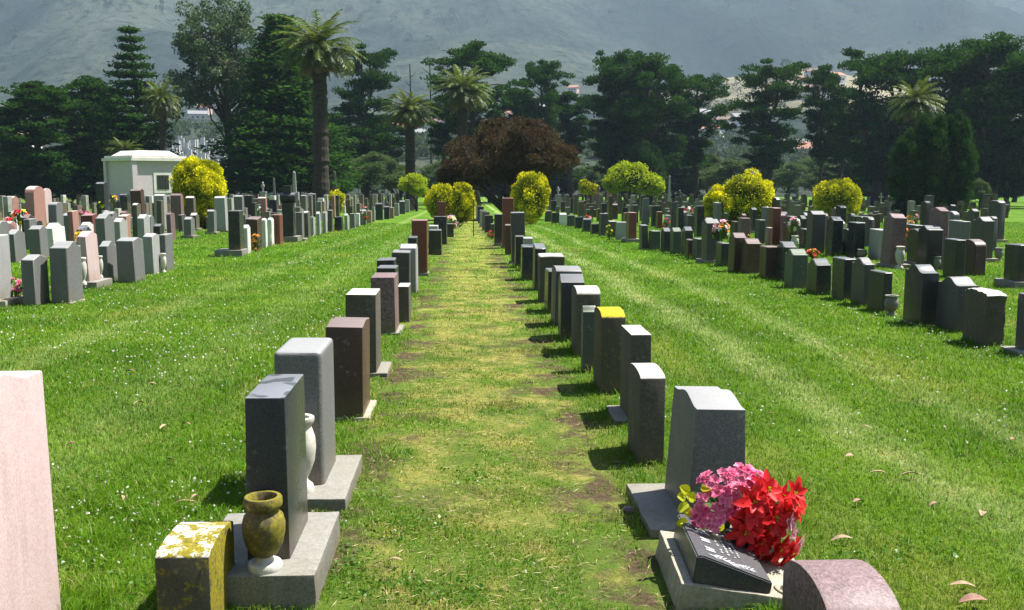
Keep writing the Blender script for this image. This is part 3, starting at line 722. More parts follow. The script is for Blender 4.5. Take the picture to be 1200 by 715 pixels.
me = allpm.mesh('far_headstones', mats_[0]); me.materials.clear()
for q_ in mats_: me.materials.append(q_)
me.polygons.foreach_set('material_index', midx)
tag(link('far_headstones', me), 'dense mass of small headstones filling the ground towards the trees', 'headstones', kind='stuff')

# ---- hooded dark column monument in the outer left row
def column_monument():
    p = hit(338, 284); D = p.y; s = D/F
    t = thing('monument', 'tall dark pillar monument capped by a thick grey cylinder, outer left row', 'monument', (p.x, D, p.z))
    m = PM(); m.box(-.34, .34, -.1, .75, 0, .20); link('base', m.mesh('base', M['base']), t)
    hs = (278-239)*s
    m = PM(); m.box(-.19, .19, 0, .42, .20, .20+hs); link('shaft', m.mesh('shaft', M['black']), t)
    m = PM(); z = .20+hs+.17; m.tube([(-.27, .21, z), (-.25, .21, z), (.25, .21, z), (.27, .21, z)], [.15, .18, .18, .15], 20); link('cylinder_cap', m.mesh('cap', M['slate'], sharp=35), t)
    m = PM(); m.box(-.17, .12, .08, .34, z+.17, z+.42); link('head_block', m.mesh('head_block', M['black']), t)
column_monument()
def obelisk(u, yb, yt, mat, label, w=.45, D=None):
    p = hit(u, yb); H = at(u, yt, p.y).z - p.z
    t = thing('obelisk', label, 'obelisk', (p.x, p.y, p.z))
    m = PM(); m.box(-w*.9, w*.9, -w*.9, w*.9, 0, .25); m.box(-w*.65, w*.65, -w*.65, w*.65, .25, .25+H*.22); link('pedestal', m.mesh('pedestal', M[mat]), t)
    m = PM(); z0 = .25+H*.22; a, b = w*.42, w*.26
    V = [(-a,-a,z0),(a,-a,z0),(a,a,z0),(-a,a,z0),(-b,-b,H-.2),(b,-b,H-.2),(b,b,H-.2),(-b,b,H-.2),(0,0,H)]
    m.add(V, [(0,1,5,4),(1,2,6,5),(2,3,7,6),(3,0,4,7),(4,5,8),(5,6,8),(6,7,8),(7,4,8)]); link('shaft', m.mesh('shaft', M[mat]), t)
def cross(u, yb, yt, mat, label, D=None):
    p = hit(u, yb); H = at(u, yt, p.y).z - p.z
    t = thing('cross_monument', label, 'cross', (p.x, p.y, p.z)); s = H/2
    m = PM(); m.box(-.3*s, .3*s, -.25*s, .25*s, 0, .5*s); link('pedestal', m.mesh('pedestal', M[mat]), t)
    m = PM(); m.box(-.07*s, .07*s, -.06*s, .06*s, .5*s, H); m.box(-.30*s, -.07*s, -.06*s, .06*s, H-.55*s, H-.40*s); m.box(.07*s, .30*s, -.06*s, .06*s, H-.55*s, H-.40*s)
    link('cross', m.mesh('cross', M[mat]), t)
def urn_column(u, yb, yt, mat, label):
    p = hit(u, yb); H = at(u, yt, p.y).z - p.z
    t = thing('urn_monument', label, 'monument', (p.x, p.y, p.z))
    m = PM(); m.box(-.4, .4, -.4, .4, 0, .3); m.box(-.28, .28, -.28, .28, .3, H*.62); m.box(-.34, .34, -.34, .34, H*.62, H*.66); link('pedestal', m.mesh('pedestal', M[mat]), t)
    m = PM(); q = H*.34; m.lathe([(.12, 0), (.06, q*.2), (.17, q*.5), (.2, q*.65), (.08, q*.78), (.12, q*.86), (.03, q)], 12, (0, 0, H*.66)); link('urn', m.mesh('urn', M[mat], smooth=True), t)
obelisk(346, 246, 200, 'light', 'pale slim obelisk just left of the tall palm trunk', .5)
obelisk(393, 244, 200, 'mauve', 'brownish slim obelisk right of the tall palm trunk', .5)
obelisk(21, 240, 197, 'mid', 'grey obelisk with a fat pedestal at the far left', .55)
obelisk(72, 243, 200, 'mauve', 'brownish column obelisk left of the mausoleum', .5)
obelisk(322, 245, 208, 'mid', 'thin grey obelisk below the big conifer', .35)
obelisk(784, 244, 205, 'light', 'thin pale obelisk between the lime tree and golden droopy bush', .35)
obelisk(1119+60, 240, 205, 'dark', 'dark obelisk under the trees at the far right', .4)
urn_column(309, 247, 213, 'light', 'white pinnacle monument left of the pale obelisk')
urn_column(701, 248, 217, 'mauve', 'brownish urn monument before the lime-green tree')
urn_column(714, 246, 212, 'rose', 'taller rosy urn column touching the lime-green tree')
urn_column(796, 246, 223, 'grey', 'grey urn monument right of the thin pale obelisk')
urn_column(654, 246, 219, 'light', 'pale urn monument right of the golden column bush')
cross(1032, 246, 226, 'light', 'pale stone cross left of the dark yew columns')
cross(421, 243, 222, 'light', 'small pale cross among stones by the small yellow bush')
cross(457, 242, 224, 'white', 'small white cross near the end of the left lawn')
cross(283, 244, 213, 'mid', 'grey cross just right of the golden clipped column')
cross(660, 247, 226, 'mid', 'small grey cross right of the golden column bush')
# big rosy arched pair behind the second left row
px_stone(31, 54, 270, 226, 'rose', 'oval', 1.1, group='large rose granite family stones', label='large rose granite headstone with a half-round top, far left', rise=.3, tp=0, base=(.1,.1,.1,.1), bh=.15, bmat='concrete')
px_stone(52, 62, 262, 226, 'pink', 'oval', 1.1, group='large rose granite family stones', label='large paler pink headstone just behind the half-round rose one', rise=.3, tp=0)
px_stone(0, 23, 262, 232, 'rose', 'gable', .8, group='large rose granite family stones', label='broad rose granite headstone at the left edge before the obelisk', tp=0)
px_stone(113, 128, 262, 215, 'black', 'gable', .6, label='tall black headstone left of the mausoleum corner', tp=0)
px_stone(138, 154, 258, 229, 'dark', 'oval', .6, label='dark round-topped headstone under the mausoleum wall', tp=0)

# ------------------------------------------------------------------ vases
def vase_mesh(h, r, mat, sides=24, name='vase'):
    m = PM()
    prof = [(r*.80, 0), (r*.80, h*.06), (r*.72, h*.10), (r*.42, h*.15), (r*.40, h*.19), (r*.62, h*.27), (r*.90, h*.42), (r*1.0, h*.58), (r*.96, h*.72), (r*.78, h*.83),
            (r*.70, h*.87), (r*.86, h*.91), (r*.95, h*.95), (r*.93, h*.99), (r*.84, h), (r*.62, h*.985), (r*.55, h*.88), (r*.5, h*.7)]
    m.lathe(prof, sides); return m.mesh(name, M[mat], sharp=50)
def vase(x, y, z, h, r, mat, label, sides=24):
    return tag(link('stone_vase', vase_mesh(h, r, mat, sides), None, (x, y, z), (0, 0, rnd.uniform(0, 6))), label, 'vase', 'stone vases beside headstones')
# near mossy vase gets a paler foot
def near_vase():
    t = thing('stone_vase', 'dark mossy stone vase on a pale foot, nearest in the left row', 'vase', (-.872, 4.03, .148), (0, 0, 0), 'stone vases beside headstones'); t.scale = (.9, .9, 1)
    m = PM(); m.lathe([(.078, 0), (.080, .006), (.080, .026), (.074, .034), (.044, .040), (.036, .052), (.036, .06)], 32); link('foot', m.mesh('foot', M['stonevase'], sharp=40), t)
    m = PM(); m.lathe([(.036, .058), (.062, .072), (.086, .112), (.098, .165), (.100, .205), (.090, .238), (.074, .252), (.070, .262), (.078, .270), (.087, .277), (.090, .288), (.089, .312), (.083, .320), (.066, .320), (.058, .308), (.054, .26)], 40)
    link('bowl', m.mesh('bowl', M['mossvase'], sharp=50), t)
near_vase()
vase(-.915, 5.22, .098, .42, .08, 'stonevase', 'pale stone vase wedged behind the dark polished headstone', 32)
def px_vase(u, yb, yt, w, label, mat='stonevase', off=0):
    p = hit(u, yb, off); s = p.y/F
    return vase(p.x, p.y, p.z, (yb-yt)*s, w*s/2, mat, label, 16), p
px_vase(1044, 370, 345, 17, 'squat grey stone vase right of the tapered dark headstone', 'base')
px_vase(98, 334, 302, 9, 'pale vase left of the pink peaked headstone, outer left row', off=.1)
px_vase(118, 326, 300, 7, 'pale vase right of the pink peaked headstone, outer left row', off=.1)
px_vase(192, 320, 297, 7, 'pale round vase before the last stone at the gap, outer left row')
px_vase(60, 287, 270, 9, 'pale urn left of the black headstone, second left row')
px_vase(158, 273, 255, 9, 'round pale vase by the tall brown peaked headstone')
px_vase(182, 270, 257, 10, 'squat pale vase by the grey peaked stone left of the golden column')
px_vase(220, 270, 257, 8, 'round pale vase next to the golden clipped column')
px_vase(258, 270, 255, 7, 'brownish vase right of the golden clipped column', 'mossvase')
px_vase(186, 268, 262, 5, 'small pale vase left of the mauve peaked headstone')
px_vase(302, 262, 240, 8, 'dark round-headed vase before the rose gabled headstone', 'base')
px_vase(958, 297, 284, 11, 'dark stone vase by the grey curved headstone, second right row', 'base')
px_vase(982, 299, 283, 12, 'dark stone vase between two slate headstones, second right row', 'base')
px_vase(1010, 304, 292, 12, 'grey vase right of the slate headstone, second right row', 'base')
px_vase(931, 292, 276, 9, 'white round vase holding a paper cone of flowers')
px_vase(833, 306, 285, 8, 'pale vase right of the tall grey headstone, outer right row')
px_vase(1170, 306, 290, 10, 'grey vase beside black headstone, upper right', 'base')

# ------------------------------------------------------------------ flowers
def petal_grid(m, c, ax, nrm, L, Wd, cup, shade, nu=4):
    ax = ax.normalized(); side = ax.cross(nrm).normalized(); nrm = side.cross(ax).normalized()
    V = []; sh = []
    for i in range(nu+1):
        t = i/nu; w = Wd*math.sin(math.pi*min(.96, t*.9+.08))**.75*.5
        z = cup*(t*t*(-.6)+t)
        for s_ in (-1, 0, 1):
            V.append(c + ax*(L*t) + side*(w*s_) + nrm*(z*L + abs(s_)*w*.35)); sh.append(shade*(.75+.35*t))
    Fc = [(i*3+k, i*3+k+1, (i+1)*3+k+1, (i+1)*3+k) for i in range(nu) for k in range(2)]
    m.add(V, Fc, sh)
def bloom(c, nrm, r, kind, npet=6):
    m = PM(); nrm = Vector(nrm).normalized(); a = nrm.orthogonal().normalized(); b = nrm.cross(a)
    c = Vector(c)
    if kind == 'star':
        for lay, (n, s, lift) in enumerate([(npet, 1.0, .15), (npet, .72, .5)]):
            o = rnd.uniform(0, 6)
            for k in range(n):
                an = o + 2*math.pi*(k+rnd.uniform(-.15, .15))/n; d = (a*math.cos(an)+b*math.sin(an))
                petal_grid(m, c + nrm*.004*lay, d + nrm*(lift+rnd.uniform(-.2, .2)), nrm, r*s*rnd.uniform(.85, 1.15), r*.55*s, rnd.uniform(-.25, .25), rnd.uniform(.3, .95))
    else:
        for q in range(9):
            an = rnd.uniform(0, 6.28); rr = r*.62*math.sqrt(rnd.random()); d0 = a*math.cos(an)+b*math.sin(an)
            cc = c + d0*rr + nrm*(r*.5*(1-(rr/r)**2)); nn = (nrm + d0*rr/r).normalized(); a2 = nn.orthogonal().normalized(); b2 = nn.cross(a2); o = rnd.uniform(0, 6); sh = rnd.uniform(.2, 1)
            for k in range(5):
                an = o + 2*math.pi*k/5; d = a2*math.cos(an)+b2*math.sin(an)
                petal_grid(m, cc, d + nn*.35, nn, r*.42*rnd.uniform(.9, 1.1), r*.36, .15, sh, 3)
    return m
def big_bouquet():
    base = Vector((1.225, 4.24, .075))
    t = thing('bouquet', 'large bunch of red and pink artificial flowers in front of the thick grey headstone', 'bouquet', base)
    m = PM(); m.lathe([(.035, 0), (.045, .08), (.05, .13), (.04, .13), (.035, .1)], 16); link('container', m.mesh('container', M['metal'], sharp=40), t)
    def P(u, v, D): return at(u, v, D) - base
    # foliage behind the blooms
    pts = [P(rnd.uniform(815, 930), rnd.uniform(575, 650), 4.38 + rnd.uniform(-.08, .12)) for _ in range(90)]
    m = PM(); root = Vector((0, 0, .14))
    for p in pts:
        d = (p-root); d += Vector((rnd.gauss(0, .05), rnd.gauss(0, .05), rnd.gauss(0, .05)))
        petal_grid(m, root.lerp(p, .55), d, Vector((rnd.gauss(0, .6), -.6, 1)), d.length*.45, .05, .1, rnd.random())
    for p in pts[:30]: m.tube([root, root.lerp(p, .5)+Vector((0, 0, .02)), p], [.003]*3, 5)
    link('foliage', m.mesh('foliage', M['p_green']), t)
    m = PM()
    for (u, v) in [(808,577),(815,585),(806,590),(822,570),(812,602),(806,612),(818,618),(826,622),(812,622),(834,628),(840,622),(803,582),(829,613)]:
        p = P(u, v, 4.27); petal_grid(m, p, Vector((rnd.uniform(-1, .2), -.2, rnd.uniform(-.4, .7))), Vector((0, -1, .4)), .062, .048, .1, rnd.random())
    link('lime_leaves', m.mesh('lime_leaves', M['p_lime']), t)
    cen = Vector((.0, .05, .22))
    pinks = [(852,560),(870,556),(838,574),(858,580),(878,570),(826,592),(846,598),(862,594),(822,606),(838,610),(846,585),(884,562),(832,566),(866,572)]
    for (u, v) in pinks:
        p = P(u, v, 4.24 + rnd.uniform(-.04, .05)); b = bloom(p, (p-cen) + Vector((0, -.12, .06)), .060, 'cluster'); link('pink_bloom', b.mesh('pink_bloom', M['p_magenta'], smooth=True), t)
    reds = [(898,575),(915,583),(930,578),(882,588),(900,598),(920,602),(870,606),(888,614),(908,620),(872,622),(892,634),(912,642),(900,652),(926,640),(932,592),(884,640),(908,606),(880,600),(918,656)]
    for i, (u, v) in enumerate(reds):
        p = P(u, v, 4.20 + rnd.uniform(-.05, .07)); b = bloom(p, (p-cen) + Vector((0, -.14, .04)), .086, 'star')
        o = link('red_bloom', b.mesh('red_bloom', M['p_red'], smooth=True), t)
        q = PM()
        for _ in range(7):
            c = p + (p-cen).normalized()*.014 + Vector((rnd.gauss(0, .006), rnd.gauss(0, .006), rnd.gauss(0, .006))); q.lathe([(.002, -.003), (.004, 0), (.002, .004)], 6, c)
        link('bloom_centre', q.mesh('bloom_centre', M['p_lime']), o)
    for (u, v) in [(928,625), (936,636), (924,612)]:
        p = P(u, v, 4.15); b = bloom(p, (p-cen), .055, 'star', 5); link('pale_pink_bloom', b.mesh('pale_pink_bloom', M['p_pink'], smooth=True), t)
big_bouquet()

def small_bouquet(u, v, w, h, mats, label, D=None, yb=None):
    """flower bunch centred at pixel (u,v), w x h pixels, standing over ground hit at yb"""
    p0 = hit(u, yb); D = p0.y - .02; s = D/F; c = at(u, v, D)
    t = thing('bouquet', label, 'bouquet', (p0.x, D, p0.z), (0, 0, 0), 'flower bunches on the graves')
    cc = c - Vector((p0.x, D, p0.z)); rx, rz = w*s/2, h*s/2
    m = PM()
    for _ in range(26):
        q = cc + Vector((rnd.gauss(0, rx*.5), rnd.gauss(0, rx*.4), rnd.gauss(-rz*.3, rz*.4))); d = q - Vector((0, 0, max(0, cc.z-rz*2)))
        petal_grid(m, q-d*.15, d, Vector((rnd.gauss(0, 1), -1, .5)), rx*.8, rx*.35, .1, rnd.random(), 2)
    m.tube([(0, 0, max(0, cc.z-rz*2.2)), cc], [.02, .03], 5)
    link('foliage', m.mesh('foliage', M['p_green']), t)
    n = 12 if w > 10 else 7
    for k, mt in enumerate(mats):
        for i in range(max(2, n//len(mats))):
            d = Vector((rnd.gauss(0, 1), -abs(rnd.gauss(0, .8)), rnd.gauss(.25, .8))).normalized()
            q = cc + Vector((d.x*rx*.85, d.y*rx*.7, d.z*rz*.85))
            b = bloom(q, d + Vector((0, -.3, .5)), max(.045, rx*.42), 'star', 5); link('bloom', b.mesh('bloom', M[mt], smooth=True), t)
    return t
small_bouquet(19, 337, 15, 26, ['p_magenta'], 'magenta flowers between the first two stones of the outer left row', yb=355)
small_bouquet(99, 283, 22, 32, ['p_yellow', 'p_orange', 'redtree' if 0 else 'p_orange'], 'yellow and rusty flowers in the vase by the pink peaked headstone', yb=328)
small_bouquet(24, 255, 18, 22, ['p_red', 'p_yellow'], 'red and yellow flowers at the white peaked headstone, far left', yb=290)
small_bouquet(10, 262, 12, 16, ['p_pink', 'p_red'], 'pink and red flowers at the left edge, second left row', yb=291)
small_bouquet(300, 283, 11, 22, ['p_orange'], 'orange flowers leaning on the brown slanted headstone', yb=296)
small_bouquet(133, 234, 9, 12, ['p_orange', 'p_yellow'], 'orange and yellow flowers left of the dark round-topped headstone', yb=258)
small_bouquet(119, 240, 9, 10, ['p_yellow', 'p_green'], 'greenish yellow flowers below the tall black headstone', yb=262)
small_bouquet(100, 250, 14, 10, ['p_magenta', 'p_pink'], 'pink flowers on the red slanted headstone', yb=275)
small_bouquet(302, 246, 8, 10, ['p_pink', 'p_white'], 'pale flowers before the rose gabled headstone', yb=264)
small_bouquet(529, 260, 18, 15, ['p_pink', 'p_violet', 'p_yellow', 'p_white'], 'pink, violet and yellow bunch over the low dark headstone, left row', yb=277)
small_bouquet(576, 275, 9, 9, ['p_red'], 'red flowers in the shade left of the tallest red pillar', yb=281)
small_bouquet(427, 251, 9, 20, ['p_red', 'p_pink'], 'red and pink flowers halfway along the outer left row', yb=266)
small_bouquet(952, 298, 16, 13, ['p_red', 'p_orange'], 'orange-red flowers between two stones of the outer right row', yb=330)
small_bouquet(845, 268, 20, 22, ['p_pink', 'p_orange', 'p_white'], 'pale pink and peach bunch beside the tall grey outer right headstone', yb=309)
small_bouquet(875, 279, 9, 9, ['p_orange'], 'small orange flowers behind the brown curved headstones', yb=300)
small_bouquet(797, 250, 10, 12, ['p_pink', 'p_green'], 'pink flowers above the dark outer right stones', yb=270)
small_bouquet(781, 261, 8, 12, ['p_red'], 'bright red flowers beside the slim red headstone, second right row', yb=272)
small_bouquet(804, 246, 14, 12, ['p_red', 'p_white'], 'red and white flowers left of the golden droopy bush', yb=266)
small_bouquet(714, 270, 9, 14, ['p_yellow', 'p_lime'], 'yellow leafy bunch leaning on outer right headstones', yb=281)
small_bouquet(689, 256, 9, 8, ['p_pink', 'p_red'], 'pink flowers far along the outer right row', yb=266)
small_bouquet(930, 262, 14, 18, ['p_white', 'p_pink'], 'white and pink cone of flowers in the white round vase', yb=292)
small_bouquet(1055, 275, 24, 18, ['p_red', 'p_pink', 'p_orange'], 'mixed red and salmon flowers beside the mauve curved headstone', yb=308)
small_bouquet(1070, 255, 14, 10, ['p_orange', 'p_pink'], 'orange and pink flowers behind the mauve curved headstone', yb=278)
small_bouquet(1032, 275, 8, 12, ['p_yellow'], 'small yellow flowers left of the mauve curved headstone', yb=295)
small_bouquet(1096, 291, 18, 20, ['p_red', 'p_magenta'], 'deep pink flowers between two dark headstones, second right row', yb=315)
small_bouquet(1066, 262, 10, 8, ['p_orange'], 'peach flowers low in the grass behind the mixed bunch', yb=285)
px_vase(1054, 315, 288, 11, 'white vase holding the mixed red and salmon flowers')
px_vase(1097, 318, 300, 10, 'grey vase holding the deep pink flowers', 'base')

# ------------------------------------------------------------------ slant marker with footing
def marker():
    z0 = 0.0
    t = thing('grave_marker', 'dark slanted grave marker with white carving, on a long pale concrete slab', 'grave marker', (.85, 3.80, z0), (0, R(8.5), R(-3)))
    m = base_mesh(0, .62, .05, .68, .13, 'concrete', 0, seed=4); link('slab_base', m, t)
    # wedge: high edge on the left (path side)
    bm = bmesh.new()
    x0, x1, y0, y1 = .05, .38, .07, .59; zb = .128
    prof = [(x0, zb), (x1, zb), (x1, zb+.055), (x0+.025, zb+.125), (x0, zb+.12)]
    a = [bm.verts.new((x, y0, z)) for x, z in prof]; b = [bm.verts.new((x, y1, z)) for x, z in prof]
    bm.faces.new(a); bm.faces.new(b[::-1])
    for i in range(5): j = (i+1) % 5; bm.faces.new((a[i], b[i], b[j], a[j]))
    bmesh.ops.bevel(bm, geom=bm.edges[:], offset=.006, segments=2, affect='EDGES')
    link('wedge', bm_mesh('wedge', bm, M['wedge'], 34), t)
    # carving: worn white blocks of lettering and a leafy spray on the slanted face
    sx = Vector((x1-(x0+.025), 0, -.07)).normalized(); n = Vector((.07, 0, x1-(x0+.025))).normalized(); o = Vector((x0+.025, y0, zb+.125))
    def Q(s, y): return o + sx*s + Vector((0, y, 0)) + n*.0015
    def patch(m, pts):
        V = [Q(s, y) for s, y in pts] + [Q(s, y)+n*.0018 for s, y in pts]; k = len(pts)
        m.add(V, [tuple(range(k))[::-1], tuple(range(k, 2*k))] + [(i, (i+1) % k, k+(i+1) % k, k+i) for i in range(k)])
    for k, yy in enumerate([.09, .20, .31]):     # three large worn initials
        m = PM(); patch(m, [(.03, yy), (.075, yy+.005), (.075, yy+.02), (.03, yy+.018)]); patch(m, [(.03, yy+.03), (.075, yy+.028), (.075, yy+.045), (.03, yy+.047)]); patch(m, [(.046, yy+.019), (.056, yy+.019), (.056, yy+.029), (.046, yy+.029)])
        link('carved_letter', m.mesh('carved_letter', M['inscr']), t)
    r2 = random.Random(5)
    for row, (s, w) in enumerate([(.105, .012), (.135, .012), (.165, .010), (.19, .010)]):
        y = .13; m = PM()
        while y < .46:
            L = r2.uniform(.008, .02); a_ = r2.uniform(-.003, .003)
            if r2.random() < .8: patch(m, [(s+a_, y), (s+w+a_, y+.002), (s+w+a_, y+L), (s+a_, y+L-.002)])
            y += L + r2.uniform(.004, .014)
        link('worn_text_line', m.mesh('worn_text_line', M['inscr']), t)
    m = PM()
    for i in range(12):
        s = .05 + i*.0155; y = .045 + .012*math.sin(i*.8)
        for sg in (-1, 1):
            patch(m, [(s, y), (s+.014, y+sg*.018), (s+.028, y+sg*.030), (s+.014, y+sg*.004)])
    patch(m, [(.03, .040), (.25, .048), (.25, .054), (.03, .048)])
    link('carved_spray', m.mesh('carved_spray', M['inscr']), t)
    m = PM(); m.lathe([(.060, 0), (.075, .002), (.075, .008), (.060, .010), (.052, .004), (.05, -.03)], 24, (.49, .14, .13)); link('vase_ring', m.mesh('vase_ring', M['concrete'], sharp=40), t)
    m = PM(); m.lathe([(.05, .0), (.002, .001)], 20, (.49, .14, .1315)); link('vase_hole', m.mesh('vase_hole', M['soil']), t)
    FOOT.append((.83, 1.52, 3.90, 4.72))
marker()

# ------------------------------------------------------------------ thin pole
p = hit(555, 277); m = PM()
m.tube([(0, 0, 0), (0, 0, 1.4), (.02, 0, 1.5)], [.022, .02, .02], 8); m.tube([(-.12, 0, .9), (.12, 0, .9)], [.012, .012], 6)
tag(link('metal_stake', m.mesh('metal_stake', M['metal']), None, p), 'thin dark metal stake standing in the path below the dark red tree', 'stake')

# ------------------------------------------------------------------ mausoleum
def mausoleum():
    D = 100; gz = ground_z(-33, D); c = at(171, 207, D); s = D/F; k = s
    t = thing('mausoleum', 'pale grey square mausoleum with stepped stone roof and one small window', 'mausoleum', (c.x, D, gz), (0, 0, R(46)))
    top = at(169, 177, D).z - gz; w = 2.65; H = at(169, 189, D).z - gz
    m = PM(); m.box(-w, w, -w, w, 0, H); link('wall', m.mesh('wall', M['stucco']), t)
    m = PM(); m.box(-w-.12, w+.12, -w-.12, w+.12, 0, .5); link('plinth', m.mesh('plinth', M['roofstone']), t)
    for (x, y) in ((-w, -w), (w, -w), (w, w), (-w, w)):
        m = PM(); m.box(x-.25, x+.25, y-.25, y+.25, .5, H-.02); link('pilaster', m.mesh('pilaster', M['stucco']), t)
    m = PM(); m.box(-w-.35, w+.35, -w-.35, w+.35, H, H+.28); m.box(-w-.15, w+.15, -w-.15, w+.15, H+.28, H+.5)
    a, b = w-.3, w-1.0; z = H+.5
    V = [(-a,-a,z),(a,-a,z),(a,a,z),(-a,a,z),(-b,-b,top),(b,-b,top),(b,b,top),(-b,b,top)]
    m.add(V, [(0,1,5,4),(1,2,6,5),(2,3,7,6),(3,0,4,7),(4,5,6,7)]); link('roof', m.mesh('roof', M['roofstone']), t)
    for (ang, x) in ((0, .3),):
        m = PM(); zc = H*.6; m.box(x-.95, x+.95, -w-.06, -w+.02, zc-1.1, zc+.95); f = link('window', m.mesh('window_frame', M['roofstone']), t)
        m = PM(); m.box(x-.62, x+.62, -w-.10, -w-.062, zc-.75, zc+.62); link('pane', m.mesh('pane', M['glassdark']), f)
        for q in (-.3, 0, .3):
            m = PM(); m.box(x+q-.02, x+q+.02, -w-.13, -w-.102, zc-.75, zc+.62); link('bar', m.mesh('bar', M['metal']), f)
mausoleum()

# ------------------------------------------------------------------ trees
def limb(m, a, b, r0, r1, sag=.1, n=4, sides=6):
    a, b = Vector(a), Vector(b); pts = []
    for i in range(n+1):
        t = i/n; p = a.lerp(b, t); p.z += sag*math.sin(math.pi*t)*(b-a).length
        if 0 < i < n: p += Vector((rnd.gauss(0, 1), rnd.gauss(0, 1), rnd.gauss(0, .6)))*(b-a).length*.025
        pts.append(p)
    m.tube(pts, [r0+(r1-r0)*i/n for i in range(n+1)], sides)
def gen_cypress(h=20., w=11., bare=.3, seed=0, stems=1, dens=1., dome=.5):
    global rnd, rng
    rnd = random.Random(seed); rng = np.random.default_rng(seed)
    tr = PM(); cs, rs, per = [], [], []
    lean = Vector((rnd.uniform(-.05, .05)*h, rnd.uniform(-.03, .03)*h, 0))
    tops = []
    for s in range(stems):
        off = Vector((rnd.uniform(-.12, .12)*w, rnd.uniform(-.1, .1)*w, 0)) if stems > 1 else Vector()
        a = off*.3; b = off*2 + lean + Vector((0, 0, h*rnd.uniform(.84, .95)))
        pts = [a.lerp(b, i/8) + Vector((rnd.gauss(0, .012), rnd.gauss(0, .012), 0))*h*(i > 0) for i in range(9)]
        tr.tube(pts, [h*.022*(1-.82*i/8)+.05 for i in range(9)], 9); tops.append(pts)
    nl = int(40*dens)
    for i in range(nl):
        pts = rnd.choice(tops); t = bare + (.96-bare)*((i+.5)/nl)
        q = t*8; k = min(7, int(q)); p = pts[k].lerp(pts[k+1], q-k)
        an = i*2.4 + rnd.uniform(-.5, .5)
        rel = (t-bare)/(1-bare)
        env = (1-abs(rel-dome)**1.8/max(dome, 1-dome)**1.8*.8)
        L = w*.5*env*rnd.uniform(.6, 1.15)
        d = Vector((math.cos(an), math.sin(an), rnd.uniform(.0, .45)))
        e = p + d*L; limb(tr, p, e, h*.0075*(1.2-t*.7), .03, .06)
        for q in range(rnd.randint(3, 5)):
            f = rnd.uniform(.35, 1.08); c = p.lerp(e, f) + Vector((rnd.gauss(0, .05), rnd.gauss(0, .05), rnd.uniform(0, .04)))*w
            r = w*rnd.uniform(.06, .135)*(1.15-f*.35); cs.append(c); rs.append((r*1.25, r*1.25, r*.5)); per.append(125*(r/(w*.08))**1.5)
    for pts in tops:
        for q in range(4):
            c = pts[-1] + Vector((rnd.gauss(0, .05)*w, rnd.gauss(0, .05)*w, rnd.uniform(-.05, .03)*h)); r = w*.08; cs.append(c); rs.append((r, r, r*.4)); per.append(130)
    V, S = cloud(cs, rs, per, h*.019, flat=.4, up=.25, surf=.2, asp=.5)
    return tr, [(V, S)]
def gen_broad(h=20., w=12., bare=.25, seed=0, nb=30, rf=.1, per=190, ls=.014, fl=.75):
    global rnd, rng
    rnd = random.Random(seed); rng = np.random.default_rng(seed)
    tr = PM(); top = Vector((rnd.uniform(-.03, .03)*h, 0, h*.8))
    pts = [Vector((0,0,0)).lerp(top, i/6) + Vector((rnd.gauss(0, .01), rnd.gauss(0, .01), 0))*h*(i > 0) for i in range(7)]
    tr.tube(pts, [h*.024*(1-.85*i/6)+.05 for i in range(7)], 9); cs, rs, pr = [], [], []
    for i in range(nb):
        t = bare*.9 + (.8-bare*.9)*rnd.random()**.8; q = t*6/.8*.999 if t < .8 else 5.99; k = min(5, int(q)); p = pts[k].lerp(pts[k+1], min(1, q-k))
        an = i*2.4; u = rnd.uniform(-.3, 1); rho = math.sqrt(max(0, 1-u*u*.9))*rnd.uniform(.5, 1)
        zc = bare*h + (1-bare)*h*(.45+.5*u); e = Vector((math.cos(an)*rho*w*.5, math.sin(an)*rho*w*.5, zc)) + Vector((top.x*.8, 0, 0))
        limb(tr, p, e, h*.007, .03, .05)
        for _ in range(3):
            c = e + Vector((rnd.gauss(0, .06)*w, rnd.gauss(0, .06)*w, rnd.gauss(0, .03)*h)); r = w*rf*rnd.uniform(.6, 1.2); cs.append(c); rs.append((r, r, r*fl)); pr.append(per*(r/(w*rf)))
    V, S = cloud(cs, rs, pr, h*ls, flat=.1, up=.0, surf=.3)
    return tr, [(V, S)]
def gen_norfolk(h=20., w=8., seed=0, tiers=22, fat=1.):
    global rnd, rng
    rnd = random.Random(seed); rng = np.random.default_rng(seed)
    tr = PM(); tr.tube([(0,0,0), (.02*h,0,h*.5), (0,0,h)], [h*.02, h*.012, .04], 8); cs, rs = [], []
    for k in range(tiers):
        t = .10 + .87*k/(tiers-1); z = h*t; L = w*.5*1.05*(1.05-t)**.92*rnd.uniform(.85, 1.1) + .15
        for b in range(7):
            an = 2*math.pi*(b+rnd.uniform(-.2, .2))/7 + k*.5; LL = L*rnd.uniform(.75, 1.1); e = Vector((math.cos(an)*LL, math.sin(an)*LL, z + LL*rnd.uniform(.0, .16)))
            limb(tr, (0,0,z), e, .05, .02, -.05, 3, 4)
            ns = max(2, int(LL/.45))
            for q in range(ns):
                c = Vector((0,0,z)).lerp(e, .22+.8*(q+.5)/ns); r = (.36 + .07*LL)*fat; cs.append(c); rs.append((r*1.2, r*1.2, r*.6))
    V, S = cloud(cs, rs, 34, h*.018, flat=.3, up=.35, surf=.2, asp=.45)
    return tr, [(V, S)]
